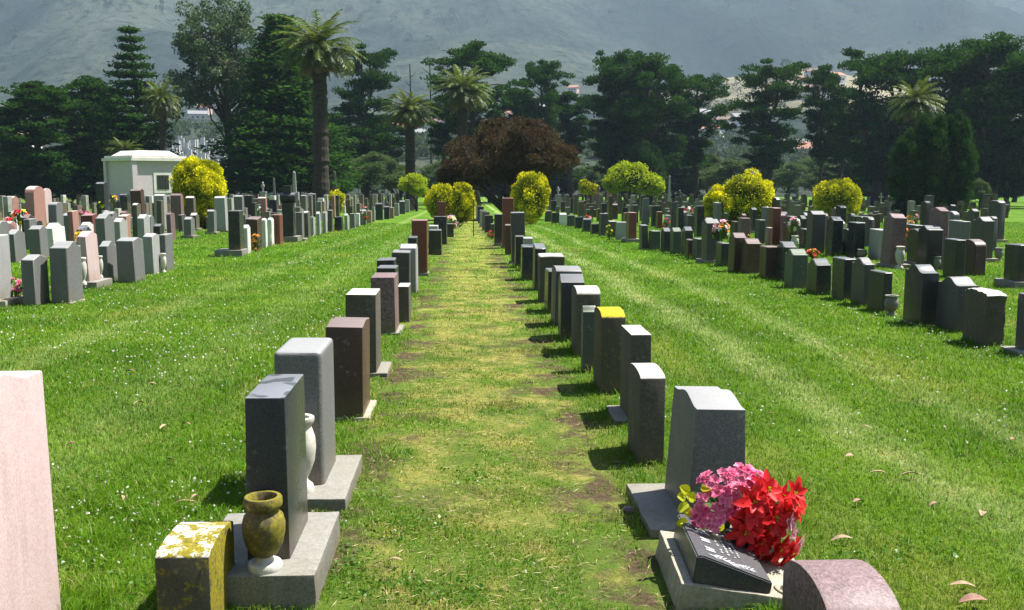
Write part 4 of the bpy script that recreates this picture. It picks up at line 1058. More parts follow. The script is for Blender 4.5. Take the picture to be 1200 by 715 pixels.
def gen_palm(seed=0, h=14., r=3.6, nf=95, skirt=True):
    global rnd, rng
    rnd = random.Random(seed); rng = np.random.default_rng(seed)
    tr = PM(); n = 46; pts, rad = [], []
    for i in range(n+1):
        t = i/n; pts.append((.15*math.sin(t*2.2), 0, h*t)); rad.append((.60+rnd.gauss(0, .03))*(1.1-.25*t) + (.22*max(0, (t-.86)/.14)) + .15*max(0, 1-t*12))
    tr.tube(pts, rad, 14)
    top = Vector((.15*math.sin(2.2), 0, h)); PV, PS, DV, DS = [], [], [], []
    def frond(el, az, L, V_, S_):
        d = Vector((math.cos(az)*math.cos(el), math.sin(az)*math.cos(el), math.sin(el))); p = top + Vector((0, 0, rnd.uniform(-.2, .3))); side = Vector((-math.sin(az), math.cos(az), 0))
        ns = 20; step = L/ns; sh = rnd.uniform(.05, 1.)
        for i in range(ns):
            t = i/ns; d = (d + Vector((0, 0, -.045-.045*t))).normalized(); q = p + d*step; u = side.cross(d)
            V_ += [p - side*.03, p + side*.03, q + side*.02, q - side*.02]; S_.append(sh)
            lw = .55*r/3.6*math.sin(math.pi*min(.97, .12+t*.86))**.6
            for sg in (-1, 1):
                for _ in range(2):
                    b = p.lerp(q, rnd.random()); tip = b + (side*sg*.85 + d*.75 + u*rnd.uniform(.05, .45))*lw*rnd.uniform(.8, 1.15) + Vector((0, 0, -.10*lw)); wd = d*.055
                    V_ += [b - wd, b + wd, tip + wd*.15, tip - wd*.15]; S_.append(min(1, max(0, sh + rnd.gauss(0, .12))))
            p = q
    for i in range(nf):
        u = (i+.5)/nf; el = min(1.25, math.asin(max(-.99, min(.99, 1.0 - 1.25*u)))); frond(el + rnd.gauss(0, .06), i*2.4, r*rnd.uniform(.9, 1.12), PV, PS)
    for i in range(26): frond(-.55 + rnd.gauss(0, .14), i*2.4, r*.72*rnd.uniform(.8, 1.1), DV, DS)
    A = (np.array([tuple(v) for v in PV]), np.array(PS)); B = (np.array([tuple(v) for v in DV]), np.array(DS))
    return tr, [A], [B]

TREES = {}
def tree_proto(kind, seed, **kw):
    key = (kind, seed)
    if key in TREES: return TREES[key]
    if kind == 'cypress': tr, cl = gen_cypress(seed=seed, **kw); mt = 'cyp'
    elif kind == 'euc': tr, cl = gen_broad(seed=seed, **kw); mt = 'euc'
    elif kind == 'norfolk': tr, cl = gen_norfolk(seed=seed, **kw); mt = 'norf'
    elif kind == 'shrubtree': tr, cl = gen_broad(seed=seed, **kw); mt = 'shrub'
    elif kind == 'palm':
        tr, cl, dr = gen_palm(seed, **kw)
        TREES[key] = (tr.mesh('trunk', M['palmbark'], smooth=False), cloud_mesh('crown', cl, M['palm']), cloud_mesh('dry_fronds', dr, M['palmdry'])); return TREES[key]
    TREES[key] = (tr.mesh('trunk', M['bark'], smooth=True), cloud_mesh('crown', cl, M[mt])); return TREES[key]
NAMES = {'cypress': ('cypress_tree', 'cypress'), 'euc': ('eucalyptus_tree', 'eucalyptus'), 'norfolk': ('norfolk_pine', 'pine'), 'palm': ('palm_tree', 'palm'), 'shrubtree': ('broadleaf_tree', 'tree')}
def place_tree(kind, seed, u, D, yt, wpx, label, group=None, rot=0, hp=20., wp=10., ext=1.08, **kw):
    ms = tree_proto(kind, seed, **kw)
    c = at(u, 207, D); gz = ground_z(c.x, D) if D < 255 else hill_z(c.x, D)
    H = at(u, yt, D).z - gz; W = wpx*D/F
    t = thing(NAMES[kind][0], label, NAMES[kind][1], (c.x, D, gz - .1), (0, 0, rot), group)
    t.scale = (W/wp, W/wp, H/hp)
    link('trunk', ms[0], t); link('crown', ms[1], t)
    if len(ms) > 2: link('dry_fronds', ms[2], t)
    return t
GC = 'dark cypress trees behind the graves'
cyA = dict(h=20., w=11., bare=.30); 
V1 = ('cypress', 1, dict(bare=.32, dome=.65)); V2 = ('cypress', 2, dict(bare=.25, stems=2, dome=.6)); V3 = ('cypress', 3, dict(bare=.08, dome=.4, dens=1.7)); V4 = ('cypress', 4, dict(bare=.45, dome=.7, w=8.)); V5 = ('cypress', 5, dict(bare=.15, stems=3, dome=.6, dens=1.6, w=13.))
def cyp(v, u, D, yt, w, label, rot=0.):
    k = dict(v[2]); wp = k.get('w', 11.)*1.02
    return place_tree(v[0], v[1], u, D, yt, w, label, GC, rot, 20., wp, **k)
cyp(V3, 55, 125, 78, 125, 'broad layered dark cypress at the far left', .4)
cyp(V3, 108, 135, 72, 110, 'dark cypress between the far left one and the tiered pine', 2.2)
cyp(V3, 12, 140, 112, 70, 'low dark cypress touching the left edge', 1.2)
cyp(V2, 425, 150, 48, 82, 'tall dark cypress just right of the tall palm', 3.)
cyp(V3, 395, 165, 120, 60, 'low dark cypress behind the tall palm trunk', 5.)
cyp(V1, 560, 150, 42, 105, 'spreading cypress above the right-hand middle palm', .3)
cyp(V4, 520, 165, 95, 60, 'slim cypress between the two middle palms', 2.)
cyp(V4, 455, 175, 120, 60, 'slim dark cypress left of the middle palms', 4.)
cyp(V1, 632, 160, 62, 66, 'flat-topped cypress left of centre right group', 4.)
cyp(V4, 600, 170, 85, 60, 'slim cypress behind the dark red tree', 1.)
cyp(V4, 670, 165, 90, 60, 'slim cypress right of the dark red tree', 5.)
cyp(V2, 712, 150, 55, 74, 'tall cypress with pointed top left of the broad twin', 1.5)
cyp(V5, 765, 145, 47, 112, 'broad tallest cypress right of centre', .8)
cyp(V1, 815, 150, 80, 80, 'cypress with bare limb left of the isolated one', 2.)
cyp(V2, 893, 140, 66, 98, 'isolated spreading cypress with flat crown to the right', 2.6)
cyp(V1, 962, 135, 68, 52, 'narrow leaning cypress between isolated one and right mass', .2)
cyp(V4, 985, 150, 100, 55, 'thin cypress at the edge of the right mass', 3.2)
cyp(V5, 1030, 130, 42, 120, 'broad dark cypress, leftmost of the right mass', 2.)
cyp(V5, 1100, 125, 38, 130, 'huge dark cypress behind the yew columns', 4.4)
cyp(V5, 1160, 118, 24, 130, 'tallest dark cypress near the right edge', .9)
cyp(V3, 1215, 112, 28, 110, 'dark cypress cut by the right edge', .1)
cyp(V3, 1075, 140, 120, 130, 'low dark cypress filling below the right mass', .7)
cyp(V3, 1165, 130, 130, 120, 'low dark cypress behind the stones at right', 2.9)
cyp(V3, 735, 175, 130, 80, 'low cypress behind the lime-green tree', 2.9)
cyp(V2, 742, 168, 78, 80, 'dark cypress behind the broad tallest one', 5.1)
cyp(V3, 800, 178, 160, 80, 'low bushy cypress below the bare-limbed one', 2.1)
cyp(V3, 650, 178, 150, 80, 'low bushy cypress right behind the dark red tree', .6)
cyp(V3, 575, 180, 140, 90, 'low bushy cypress behind the stout palm trunk', 3.6)
cyp(V3, 1005, 165, 120, 90, 'low bushy cypress left of the yew columns', 5.6)
place_tree('norfolk', 11, 160, 128, 28, 108, 'tall tiered conical pine behind the mausoleum', None, .3, 20., 8., tiers=19, fat=1.35)
place_tree('norfolk', 12, 333, 125, 14, 168, 'huge dense conical conifer left of the tall palm', None, 1.1, 20., 8., tiers=34, fat=1.35)
place_tree('euc', 21, 272, 132, 6, 125, 'tall airy grey-green eucalyptus beside the huge conifer', None, .5, 20., 12.5, bare=.26, nb=66)
place_tree('palm', 31, 375, 92, 56, 118, 'tallest date palm with thick trunk, left of centre', 'date palms', .0, 14., 7.9)
place_tree('palm', 31, 543, 115, 106, 88, 'stout date palm above the dark red tree', 'date palms', 2., 14., 7.9)
place_tree('palm', 31, 482, 118, 130, 78, 'date palm left of the stout one, between dark cypresses', 'date palms', 4., 14., 7.9)
place_tree('palm', 31, 192, 120, 118, 54, 'small date palm right of the tiered pine', 'date palms', 1., 14., 7.9)
place_tree('palm', 31, 148, 122, 176, 50, 'low palm whose fan shows above the mausoleum roof', 'date palms', 3., 14., 7.9)
place_tree('palm', 31, 1068, 95, 120, 78, 'date palm rising behind the dark yew columns', 'date palms', 5., 14., 7.9)
GS = 'green leafy trees in the background'
for (u, D, yt, w, l) in [(432, 140, 178, 85, 'round green tree below the cypress right of the tall palm'), (385, 150, 185, 50, 'green tree behind the tall palm trunk'), (858, 150, 186, 75, 'pale green tree left of the isolated cypress'),
                          (40, 150, 182, 60, 'green tree under the far left cypress'), (1150, 100, 208, 26, 'small pale green shrub tree right of the yew columns'), (925, 165, 190, 60, 'green tree under the narrow leaning cypress'), (210, 160, 195, 50, 'green tree right of the mausoleum')]:
    place_tree('shrubtree', 41, u, D, yt, w, l, GS, u*.1, 20., 13.5, bare=.1, rf=.14, nb=36, per=210, ls=.02)
for i, (u, w_) in enumerate([(250, 60), (300, 70), (350, 60), (470, 60), (520, 60), (585, 70), (645, 60), (690, 60), (790, 60), (830, 50), (905, 55), (955, 60), (1010, 80), (1075, 80), (1135, 80), (1190, 80), (95, 90), (5, 90)]):
    place_tree('shrubtree', 41, u, 178 + 6*(i % 3), 196 - (i*7) % 16, w_, f'low green understory tree, {ORD[i]} counted in the dim belt under the cypresses' if 0 else f'low dim green bushy tree behind the trunks, {ORD[i]} of the belt', 'low bushy trees in the belt behind the cypress trunks', i*1.3, 20., 13.5, bare=.1, rf=.14, nb=36, per=210, ls=.02)
# bare snags
for (u, D, yt, l) in [(482, 190, 75, 'bare dead trunk standing above the left middle palm'), (505, 195, 70, 'thinner bare dead trunk left of the spreading cypress')]:
    c = at(u, 207, D); gz = ground_z(c.x, D); H = at(u, yt, D).z - gz; m = PM()
    m.tube([(0,0,0), (.2,0,H*.5), (0,0,H)], [.3, .2, .1], 7)
    for k in range(6): m.tube([(0,0,H*(.6+.06*k)), (rnd.choice((-1,1))*rnd.uniform(.8,1.8), rnd.uniform(-1,1), H*(.62+.06*k)+.6)], [.1, .03], 5)
    tag(link('dead_tree', m.mesh('dead_tree', M['bark']), None, (c.x, D, gz)), l, 'dead tree')

# ------------------------------------------------------------------ shrubs
def ell_shell(cs, rs, per, ls, up=.8, asp=.4):
    return cloud(cs, rs, per, ls, 0, up, .82, asp)
def shrub(name, label, cat, u, yb, parts, mat, leaf, per, D=None, group=None, trunk=.12, up=.8, bumps=28):
    """parts: list of ellipsoids in photo pixels (u, v, ru, rv, depth offset)"""
    if D is None: D = hit(u, yb).y
    c = at(u, 207, D); gz = ground_z(c.x, D); s = D/F; org = Vector((c.x, D, gz))
    t = thing(name, label, cat, org, (0,0,0), group)
    cs, rs, pr = [], [], []; m = PM(); main, mainr = [], []
    for (pu, pv, ru, rv, dy) in parts:
        q = at(pu, pv, D) - org; q.y += dy; cs.append(q); rx, rz = ru*s, rv*s; rs.append((rx*.93, rx*.93, rz*.93)); pr.append(per); main.append(tuple(q)); mainr.append((rx*.93, rx*.93, rz*.93))
        for _ in range(bumps):     # uneven surface lobes
            d = Vector((rnd.gauss(0, 1), rnd.gauss(0, 1), rnd.gauss(0, 1))).normalized(); cs.append(q + Vector((d.x*rx*.84, d.y*rx*.84, d.z*rz*.84))); b = rx*rnd.uniform(.10, .36)
            rs.append((b, b, b*1.1)); pr.append(per*.055)
        limb(m, (0, 0, 0), q, trunk, trunk*.4, .02)
    V, S = ell_shell(cs, rs, pr, leaf, up)
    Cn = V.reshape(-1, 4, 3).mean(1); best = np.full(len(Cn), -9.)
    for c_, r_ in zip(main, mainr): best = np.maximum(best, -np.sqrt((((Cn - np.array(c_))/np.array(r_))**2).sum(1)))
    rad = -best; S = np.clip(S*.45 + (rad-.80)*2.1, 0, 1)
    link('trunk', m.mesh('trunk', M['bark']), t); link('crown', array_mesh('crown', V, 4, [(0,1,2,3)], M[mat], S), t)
    # solid core added inside the bush to stop light passing through
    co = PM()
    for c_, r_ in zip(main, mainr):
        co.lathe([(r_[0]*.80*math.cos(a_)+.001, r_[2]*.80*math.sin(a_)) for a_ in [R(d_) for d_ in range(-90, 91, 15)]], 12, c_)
    link('light_block_core', co.mesh('light_block_core', M['blockcore'], smooth=True), t)
    return t
GB = 'golden cypress bushes'
shrub('golden_bush', 'golden clipped column bush right of the mausoleum', 'bush', 231, 268, [(231, 215, 28, 28, 0), (232, 236, 28.5, 30, .1), (223, 205, 20, 18, .1), (241, 206, 19, 18, 0), (232, 250, 25, 20, .0), (232, 222, 28.5, 22, -.1)], 'gold', .11, 9000, group=GB)
shrub('golden_bush', 'small flared yellow bush right of the tall palm trunk', 'bush', 395, 252, [(395, 231, 10, 7, 0), (396, 240, 6, 11, .1)], 'gold', .13, 1600, group=GB)
shrub('golden_bush', 'low yellow-green bush at the end of the left lawn', 'bush', 488, 240, [(483, 214, 15, 8, .5), (490, 222, 11, 7, 0), (474, 218, 7, 5, 0)], 'limetree', .2, 1800, D=100, group=GB)
shrub('golden_bush', 'golden twin-lobed round bush left of the path end', 'bush', 528, 262, [(517, 236, 18, 21, 0), (541, 238, 17, 24, .3)], 'gold', .13, 6500, group=GB)
shrub('golden_bush', 'golden column bush under the right side of the dark red tree', 'bush', 624, 263, [(622, 232, 21, 30, 0), (632, 225, 12, 22, .2), (612, 235, 14, 25, .2)], 'gold', .13, 7000, group=GB)
shrub('golden_bush', 'small yellow bush with red tips left of the lime-green tree', 'bush', 688, 240, [(685, 219, 7, 9, 0), (694, 222, 7, 7, 0)], 'gold', .2, 1000, D=98, group=GB)
shrub('golden_bush', 'big golden drooping bush in two humps, right of centre', 'bush', 868, 268, [(874, 231, 31, 27, 0), (843, 238, 20, 18, -.2), (868, 248, 34, 20, .2), (890, 238, 16, 22, 0)], 'gold', .12, 8000, group=GB, up=-.3)
shrub('golden_bush', 'golden ball bush left of the dark yew columns', 'bush', 982, 262, [(982, 233, 27, 24, 0), (982, 245, 26, 16, .1)], 'gold', .11, 9000, group=GB)
shrub('lime_tree', 'bright lime-green rounded tree right of the dark red tree', 'tree', 742, 240, [(735, 207, 24, 17, 0), (757, 214, 20, 14, .5), (720, 214, 13, 13, 0), (745, 202, 14, 11, 0), (768, 219, 11, 10, 0)], 'limetree', .24, 2200, D=100, up=0)
shrub('hedge_bush', 'dark clipped conical shrub behind the lime-green tree', 'bush', 756, 232, [(756, 186, 18, 20, 0), (756, 205, 26, 25, 0)], 'yew', .3, 2500, D=138)
for (u, w, yt, l) in [(1062, 20, 150, 'leftmost of the three dark columnar yews'), (1092, 24, 134, 'middle of the three dark columnar yews'), (1121, 21, 130, 'rightmost and lightest of the three dark columnar yews')]:
    hh = (262-yt)/2; parts = [(u, yt+hh*1.02, w, hh, 0)] + [(u+rnd.uniform(-.55, .55)*w, yt+hh*rnd.uniform(.55, .9), w*.38, hh*.62, rnd.uniform(-.4, .2)) for _ in range(5)]
    shrub('yew_tree', l, 'yew', u, 262, parts, 'yew', .15, 5500, D=74, group='dark columnar yews', up=1.6, bumps=40)
# dark red tree
def red_tree():
    global rnd, rng
    rnd = random.Random(77); rng = np.random.default_rng(77)
    D = 70; c = at(600, 207, D); gz = ground_z(c.x, D); s = D/F; org = Vector((c.x, D, gz))
    t = thing('red_leaf_tree', 'wide dark red-brown domed tree at the end of the path', 'tree', org)
    m = PM(); cs, rs, pr = [], [], []
    lobes = [(600,168,42,26,0),(562,180,36,26,.5),(640,180,34,24,0),(600,190,50,20,1),(538,205,24,18,0),(657,186,20,16,.3),(585,158,28,20,.5),(622,160,28,18,-.5),(585,202,34,14,1),(615,202,30,14,1),(528,204,17,12,-.3),(538,196,20,14,0),(560,197,32,16,-1),(632,194,30,15,-1)]
    for (pu, pv, ru, rv, dy) in lobes:
        q = at(pu, pv, D) - org; q.y += dy; rx, rz = ru*s, rv*s
        limb(m, (rnd.uniform(-.4, .4), rnd.uniform(-.3, .3), .2), q, .16, .04, .05); cs.append(q); rs.append((rx*.85, rx*.95, rz*.85)); pr.append(1800)
        for _ in range(26):
            d = Vector((rnd.gauss(0, 1), rnd.gauss(0, 1), rnd.gauss(.2, 1))).normalized(); b = rx*rnd.uniform(.10, .36)
            cs.append(q + Vector((d.x*rx*.9, d.y*rx*.95, d.z*rz*.88))); rs.append((b, b, b*.8)); pr.append(170)
    m.tube([(0,0,-.2), (0,0,1.2), (.1,0,2.2)], [.42, .33, .3], 10)
    V, S = cloud(cs, rs, pr, .17, 0, .7, .55, .4)
    link('trunk', m.mesh('trunk', M['bark']), t); link('crown', array_mesh('crown', V, 4, [(0,1,2,3)], M['redtree'], S), t)
red_tree()

# ------------------------------------------------------------------ far valley: woods, hillside tombs, houses
def far_wood():
    global rng
    rng = np.random.default_rng(5); r2 = random.Random(5); cs, rs = [], []
    for i in range(2600):
        y = 262*math.exp(r2.random()*1.25); x = r2.uniform(-.75, .75)*y
        u = VX + x/y*F
        if 205 < u < 285 and y < 460: continue
        if 920 < u < 1000 and y > 640: continue
        if mnoise.noise(Vector((x*.012, y*.012, 3))) < -.05 and r2.random() < .8: continue
        h = r2.uniform(3, 8)*(1 if y > 330 else .7); z = hill_z(x, y); r = h*.6
        cs.append((x, y, z+h*.45)); rs.append((r, r, h*.6))
    V, S = cloud(cs, rs, 70, 1.4, 0, .2, .6, .8)
    tag(link('distant_wood', array_mesh('distant_wood', V, 4, [(0,1,2,3)], M['wood'], S)), 'hazy scattered woodland filling the valley behind the cypress trees', 'woodland', kind='stuff')
    cs, rs = [], []
    for i in range(900):
        y = 950*math.exp(r2.random()*1.0); x = r2.uniform(-.7, .7)*y
        n = mnoise.fractal(Vector((x*.0022, y*.0012, 4)), 1, 2, 3)
        if n < .12 and r2.random() < .93: continue
        h = r2.uniform(5, 13); z = hill_z(x, y); cs.append((x, y, z+h*.3)); rs.append((h*.6, h*.6, h*.6))
    V, S = cloud(cs, rs, 70, 2.8, 0, .2, .6, .9)
    tag(link('mountain_scrub', array_mesh('mountain_scrub', V, 4, [(0,1,2,3)], M['wood'], S)), 'dark scrub and tree patches scattered over the hazy mountainside', 'scrub', kind='stuff')
far_wood()
def far_tombs():
    r2 = random.Random(8); m = PM()
    for i in range(420):
        y = r2.uniform(290, 460); u = r2.uniform(205, 290); x = (u-VX)/F*y; z = hill_z(x, y)
        w = r2.uniform(.8, 2.4); h = r2.uniform(.7, 1.7) if r2.random() < .85 else r2.uniform(3, 5.5); m.box(x-w/2, x+w/2, y-.4, y+.4, z-.5, z+h)
        if h > 3: m.box(x-w*.8, x+w*.8, y-.7, y+.7, z-.5, z+1.2)
    tag(link('distant_tombs', m.mesh('distant_tombs', M['white'])), 'pale mass of distant tombs on the hillside between pine and eucalyptus', 'tombs', kind='stuff')
far_tombs()
HW = [simple('house_wall_'+n, c, tuple(min(1, v*1.15) for v in c), .9, .5) for n, c in (('cream', (.55,.50,.42)), ('white', (.65,.65,.63)), ('rose', (.50,.36,.31)), ('grey', (.38,.40,.42)))]
HR = [simple('house_roof_'+n, c, tuple(min(1, v*1.3) for v in c), .9, .5) for n, c in (('brown', (.16,.11,.09)), ('grey', (.20,.20,.21)), ('terracotta', (.30,.15,.10)))]
def houses():
    r2 = random.Random(12); protos = []
    for k in range(6):
        w, d, h = r2.uniform(9, 14), 9, r2.uniform(4, 7); ov = .6
        m = PM(); m.box(-w/2, w/2, -d/2, d/2, -3, h); mw = m.mesh('wall', HW[k % 4])
        m = PM(); V = [(-w/2-ov,-d/2-ov,h),(w/2+ov,-d/2-ov,h),(w/2+ov,d/2+ov,h),(-w/2-ov,d/2+ov,h),(-w/2-ov,0,h+2.6),(w/2+ov,0,h+2.6)]
        m.add(V, [(0,1,5,4),(2,3,4,5),(1,2,5),(3,0,4),(3,2,1,0)]); mr = m.mesh('roof', HR[k % 3])
        wm = PM()
        wm.box(-.7, .7, -.05, .05, 0, 1.4); win = wm.mesh('window', M['glassdark'])
        protos.append((mw, mr, win, w, d, h, ['cream','white','rose','grey'][k % 4], ['brown','grey','terracotta'][k % 3]))
    spots = [(655,118,640),(640,128,600),(672,106,700),(690,122,640),(575,126,660),(566,118,720),(505,150,480),(498,160,440),(520,148,520),(790,158,430),(812,150,470),(835,160,430),(845,148,520),(822,138,560),
             (940,100,800),(952,92,850),(965,104,780),(978,96,820),(946,112,740),(975,114,720),(590,140,520),(618,136,540),(700,140,520),(742,128,600),(1005,150,480),(936,178,380),(950,186,350),(18,168,420),(8,158,470),(24,180,360),
             (6,188,330),(225,118,640),(240,130,560),(262,126,600),(232,140,500),(470,160,440),(450,150,480),(868,142,560)]
    qn = {}
    for i, (u, v, D) in enumerate(spots):
        mw, mr, win, w, d, h, cn, rn = protos[i % 6]
        c = at(u, v, D); x = c.x
        # find distance at which the hillside shows at this pixel height
        lo_, hi_ = 265., 1500.; dr = ray(u, v+4)
        y = lo_
        while y < hi_ and CAMZ + dr.z*(y/dr.y) > hill_z(dr.x*(y/dr.y), y): y += 4
        x = dr.x*(y/dr.y); z = hill_z(x, y)
        side = 'far left' if u < 120 else 'left' if u < 300 else 'centre' if u < 600 else 'right of centre' if u < 760 else 'right' if u < 900 else 'pale hill'
        qn[side] = qn.get(side, 0)+1
        t = thing('distant_house', f'tiny {cn} house with {rn} roof, {ORD[qn[side]-1]} from left on the {side} slope' if 0 else f'tiny hazy {cn} house with {rn} roof, {side} hillside, number {ORD[qn[side]-1]}', 'house', (x, y, z), (0, 0, r2.uniform(-.6, .6)), 'hazy houses on the valley slopes')
        s = 1.0 if y < 700 else 1.2; t.scale = (s, s, s)
        link('wall', mw, t); link('roof', mr, t)
        for q in (-.28, .0, .28): link('window', win, t, (w*q, -d/2-.06, h*.5))
houses()

# ------------------------------------------------------------------ grass
rng = np.random.default_rng(99)
def gz_np(x, y):
    return np.interp(y, _fine, _fz) + 0.012*np.sin(x*1.7+y*.6)*np.cos(y*1.1-x*.4)
def vnoise(x, y, sc, seed):
    r = np.random.default_rng(seed); G = r.random((128, 128))
    u, v = x*sc + 1000.3, y*sc + 1000.7; i, j = np.floor(u).astype(int), np.floor(v).astype(int); fu, fv = u-i, v-j
    fu = fu*fu*(3-2*fu); fv = fv*fv*(3-2*fv); g = lambda a, b: G[a % 128, b % 128]
    return (g(i, j)*(1-fu)+g(i+1, j)*fu)*(1-fv) + (g(i, j+1)*(1-fu)+g(i+1, j+1)*fu)*fv
def blocked(x, y, pad=0.0):
    b = np.zeros(len(x), bool)
    for (x0, x1, y0, y1) in FOOT:
        if y0 < 60: b |= (x > x0-pad) & (x < x1+pad) & (y > y0-pad) & (y < y1+pad)
    return b
def build_grass():
    n = 860000
    D = 2.9*np.exp(rng.random(n)*math.log(62/2.9)); sx = rng.uniform(-.72, .82, n); x = sx*D + rng.uniform(-1.7, 1.7, n); y = D
    keep = ~blocked(x, y)
    ap = np.abs(x-.05); path = np.clip((1.1-ap)/.5, 0, 1)
    v1 = vnoise(x, y, 2.3, 1)*.6 + vnoise(x, y, 6.1, 2)*.4; v2 = vnoise(x, y, 1.1, 3)*.6 + vnoise(x, y, 3.7, 4)*.4
    # thin on the path, bare spots along stone rows
    rowk = np.clip(1-np.abs(np.abs(x-.05)-.72)/.36, 0, 1)*(y < 40)
    thin = 1 - path*np.clip((.60 - v1)*2.6 + .2, 0, .9) - rowk*np.clip((.48-v2)*3.2, 0, .8)
    keep &= rng.random(n) < thin
    x, y, D, path, v1, v2 = (a[keep] for a in (x, y, D, path, v1, v2)); n = len(x)
    h = (.024 + .027*v2)*rng.uniform(.5, 1.35, n)*(1 + .012*(D-4))*(1-.38*path)
    tuft = vnoise(x, y, 4.5, 7) > .74; h = np.where(tuft, h*1.5, h)
    for (u, v, r_) in [(150,585,.30),(205,600,.22),(110,640,.25),(240,560,.2),(90,700,.2),(560,575,.2),(720,560,.15)]:
        c_ = hit(u, v); h = h*(1 + .9*np.exp(-((x-c_.x)**2+(y-c_.y)**2)/r_**2))
    h = np.where(blocked(x, y, .05), h*1.55, h)     # unmown fringe against the stones
    w = .0034*(D/4)**.82*rng.uniform(.7, 1.4, n)
    az = rng.uniform(0, 2*np.pi, n) + 0; lean = rng.uniform(.15, 1.25, n)
    cl = vnoise(x, y, 9, 12)*6.28*2; az = np.where(rng.random(n) < .5, cl, az)
    dx, dy = np.cos(az), np.sin(az); fa = rng.uniform(0, np.pi, n); wx, wy = np.cos(fa)*w, np.sin(fa)*w
    z = gz_np(x, y) - .003
    R0 = np.stack([x, y, z], 1); Wv = np.stack([wx, wy, np.zeros(n)], 1)
    mid = R0 + np.stack([dx*h*lean*.35, dy*h*lean*.35, h*.62], 1)
    tip = R0 + np.stack([dx*h*lean, dy*h*lean, h*(1.05-.35*lean)], 1)
    V = np.stack([R0-Wv*.5, R0+Wv*.5, mid+Wv*.42, tip, mid-Wv*.42], 1).reshape(-1, 3)
    sh = np.clip(rng.normal(.5, .2, n), 0, .92); sh = np.where(rng.random(n) < .05 + .10*path, .97, sh)
    me = array_mesh('grass', V, 5, [(0, 1, 2, 3, 4)] if 0 else [(0, 1, 2, 4), (4, 2, 3)], M['blades'], sh)
    tag(link('grass', me), 'short mown green grass growing over the whole lawn', 'grass', kind='stuff')
build_grass()
def build_weeds():
    """broad leaved clover and weeds in clumps, white clover heads"""
    m = []; S = []
    r = np.random.default_rng(4)
    spots = [(130,585),(165,600),(205,610),(95,600),(150,560),(300,505),(440,690),(520,700),(400,660),(1010,660),(1080,650),(90,660),(120,690),(350,440),(480,620),(560,560)]
    for (u, v) in spots:
        c = hit(u, v); k = int(120)
        a = r.uniform(0, 6.28, k); rr = .16*np.sqrt(r.random(k))*(c.y/4.5); x = c.x + rr*np.cos(a)*1.3; y = c.y + rr*np.sin(a)
        ok = ~blocked(x, y, .02); x, y = x[ok], y[ok]; k = len(x)
        P = np.stack([x, y, gz_np(x, y) + r.uniform(.012, .045, k)], 1); A = r.normal(size=(k, 3)); A[:, 2] = A[:, 2]*.3+.25
        m.append(leaf_quads(P, A, .020, .7)); S.append(r.uniform(.2, 1, k))
    me = array_mesh('weeds', np.concatenate(m), 4, [(0,1,2,3)], leaf_mat('weed_leaves', ((.03,.10,.01),(.06,.16,.015),(.11,.24,.02)), .35, .4), np.concatenate(S))
    tag(link('clover_weeds', me), 'broad-leaved clover and weed clumps among the near grass', 'weeds', kind='stuff')
    # white clover heads
    n = 9000; D = 4.0*np.exp(r.random(n)*math.log(55/4.0)); sx = r.uniform(-.62, .68, n); x = sx*D; y = D
    d = vnoise(x, y, .45, 21)*.6 + vnoise(x, y, 1.9, 22)*.4
    pr = np.where(x < -1.2, .95, np.where(x > 1.2, .22, .05)); pr = pr*np.clip((d-.45)*6, 0, 1)
    edge = np.exp(-((np.abs(x)-5.35)/.35)**2)*.8; pr = np.maximum(pr, edge*np.clip((d-.3)*3, 0, 1))
    ok = (r.random(n) < pr) & ~blocked(x, y, .02); x, y, D = x[ok], y[ok], D[ok]; n = len(x)
    P = np.stack([x, y, gz_np(x, y) + r.uniform(.03, .055, n)], 1)
    Vs, Ss = [], []
    for k in range(6):
        A = r.normal(size=(n, 3)); A[:, 2] = np.abs(A[:, 2]); Vs.append(leaf_quads(P + r.normal(size=(n, 3))*.002, A, .0105*(D/5)**.6, .8)); Ss.append(r.uniform(.4, 1, n))
    me = array_mesh('clover_flowers', np.concatenate(Vs), 4, [(0,1,2,3)], M['p_white'], np.concatenate(Ss))
    tag(link('clover_flowers', me), 'tiny white clover flower heads sprinkled over the lawn', 'clover', kind='stuff')
build_weeds()

# straw litter on the path
def build_litter():
    r = np.random.default_rng(14); n = 9000
    D = 3.6*np.exp(r.random(n)*math.log(22/3.6)); x = r.normal(.05, .55, n); y = D; ok = (np.abs(x) < 1.3) & ~blocked(x, y); x, y, D = x[ok], y[ok], D[ok]; n = len(x)
    P = np.stack([x, y, gz_np(x, y) + r.uniform(.004, .02, n)], 1); A = r.normal(size=(n, 3)); A[:, 2] *= .15
    me = array_mesh('straw_litter', leaf_quads(P, A, .045, .07), 4, [(0,1,2,3)], leaf_mat('straw', ((.20,.15,.07),(.36,.29,.13),(.52,.44,.24)), .1, .8), r.random(n))
    tag(link('straw_litter', me), 'dry straw-coloured clippings lying on the worn path', 'litter', kind='stuff')
build_litter()

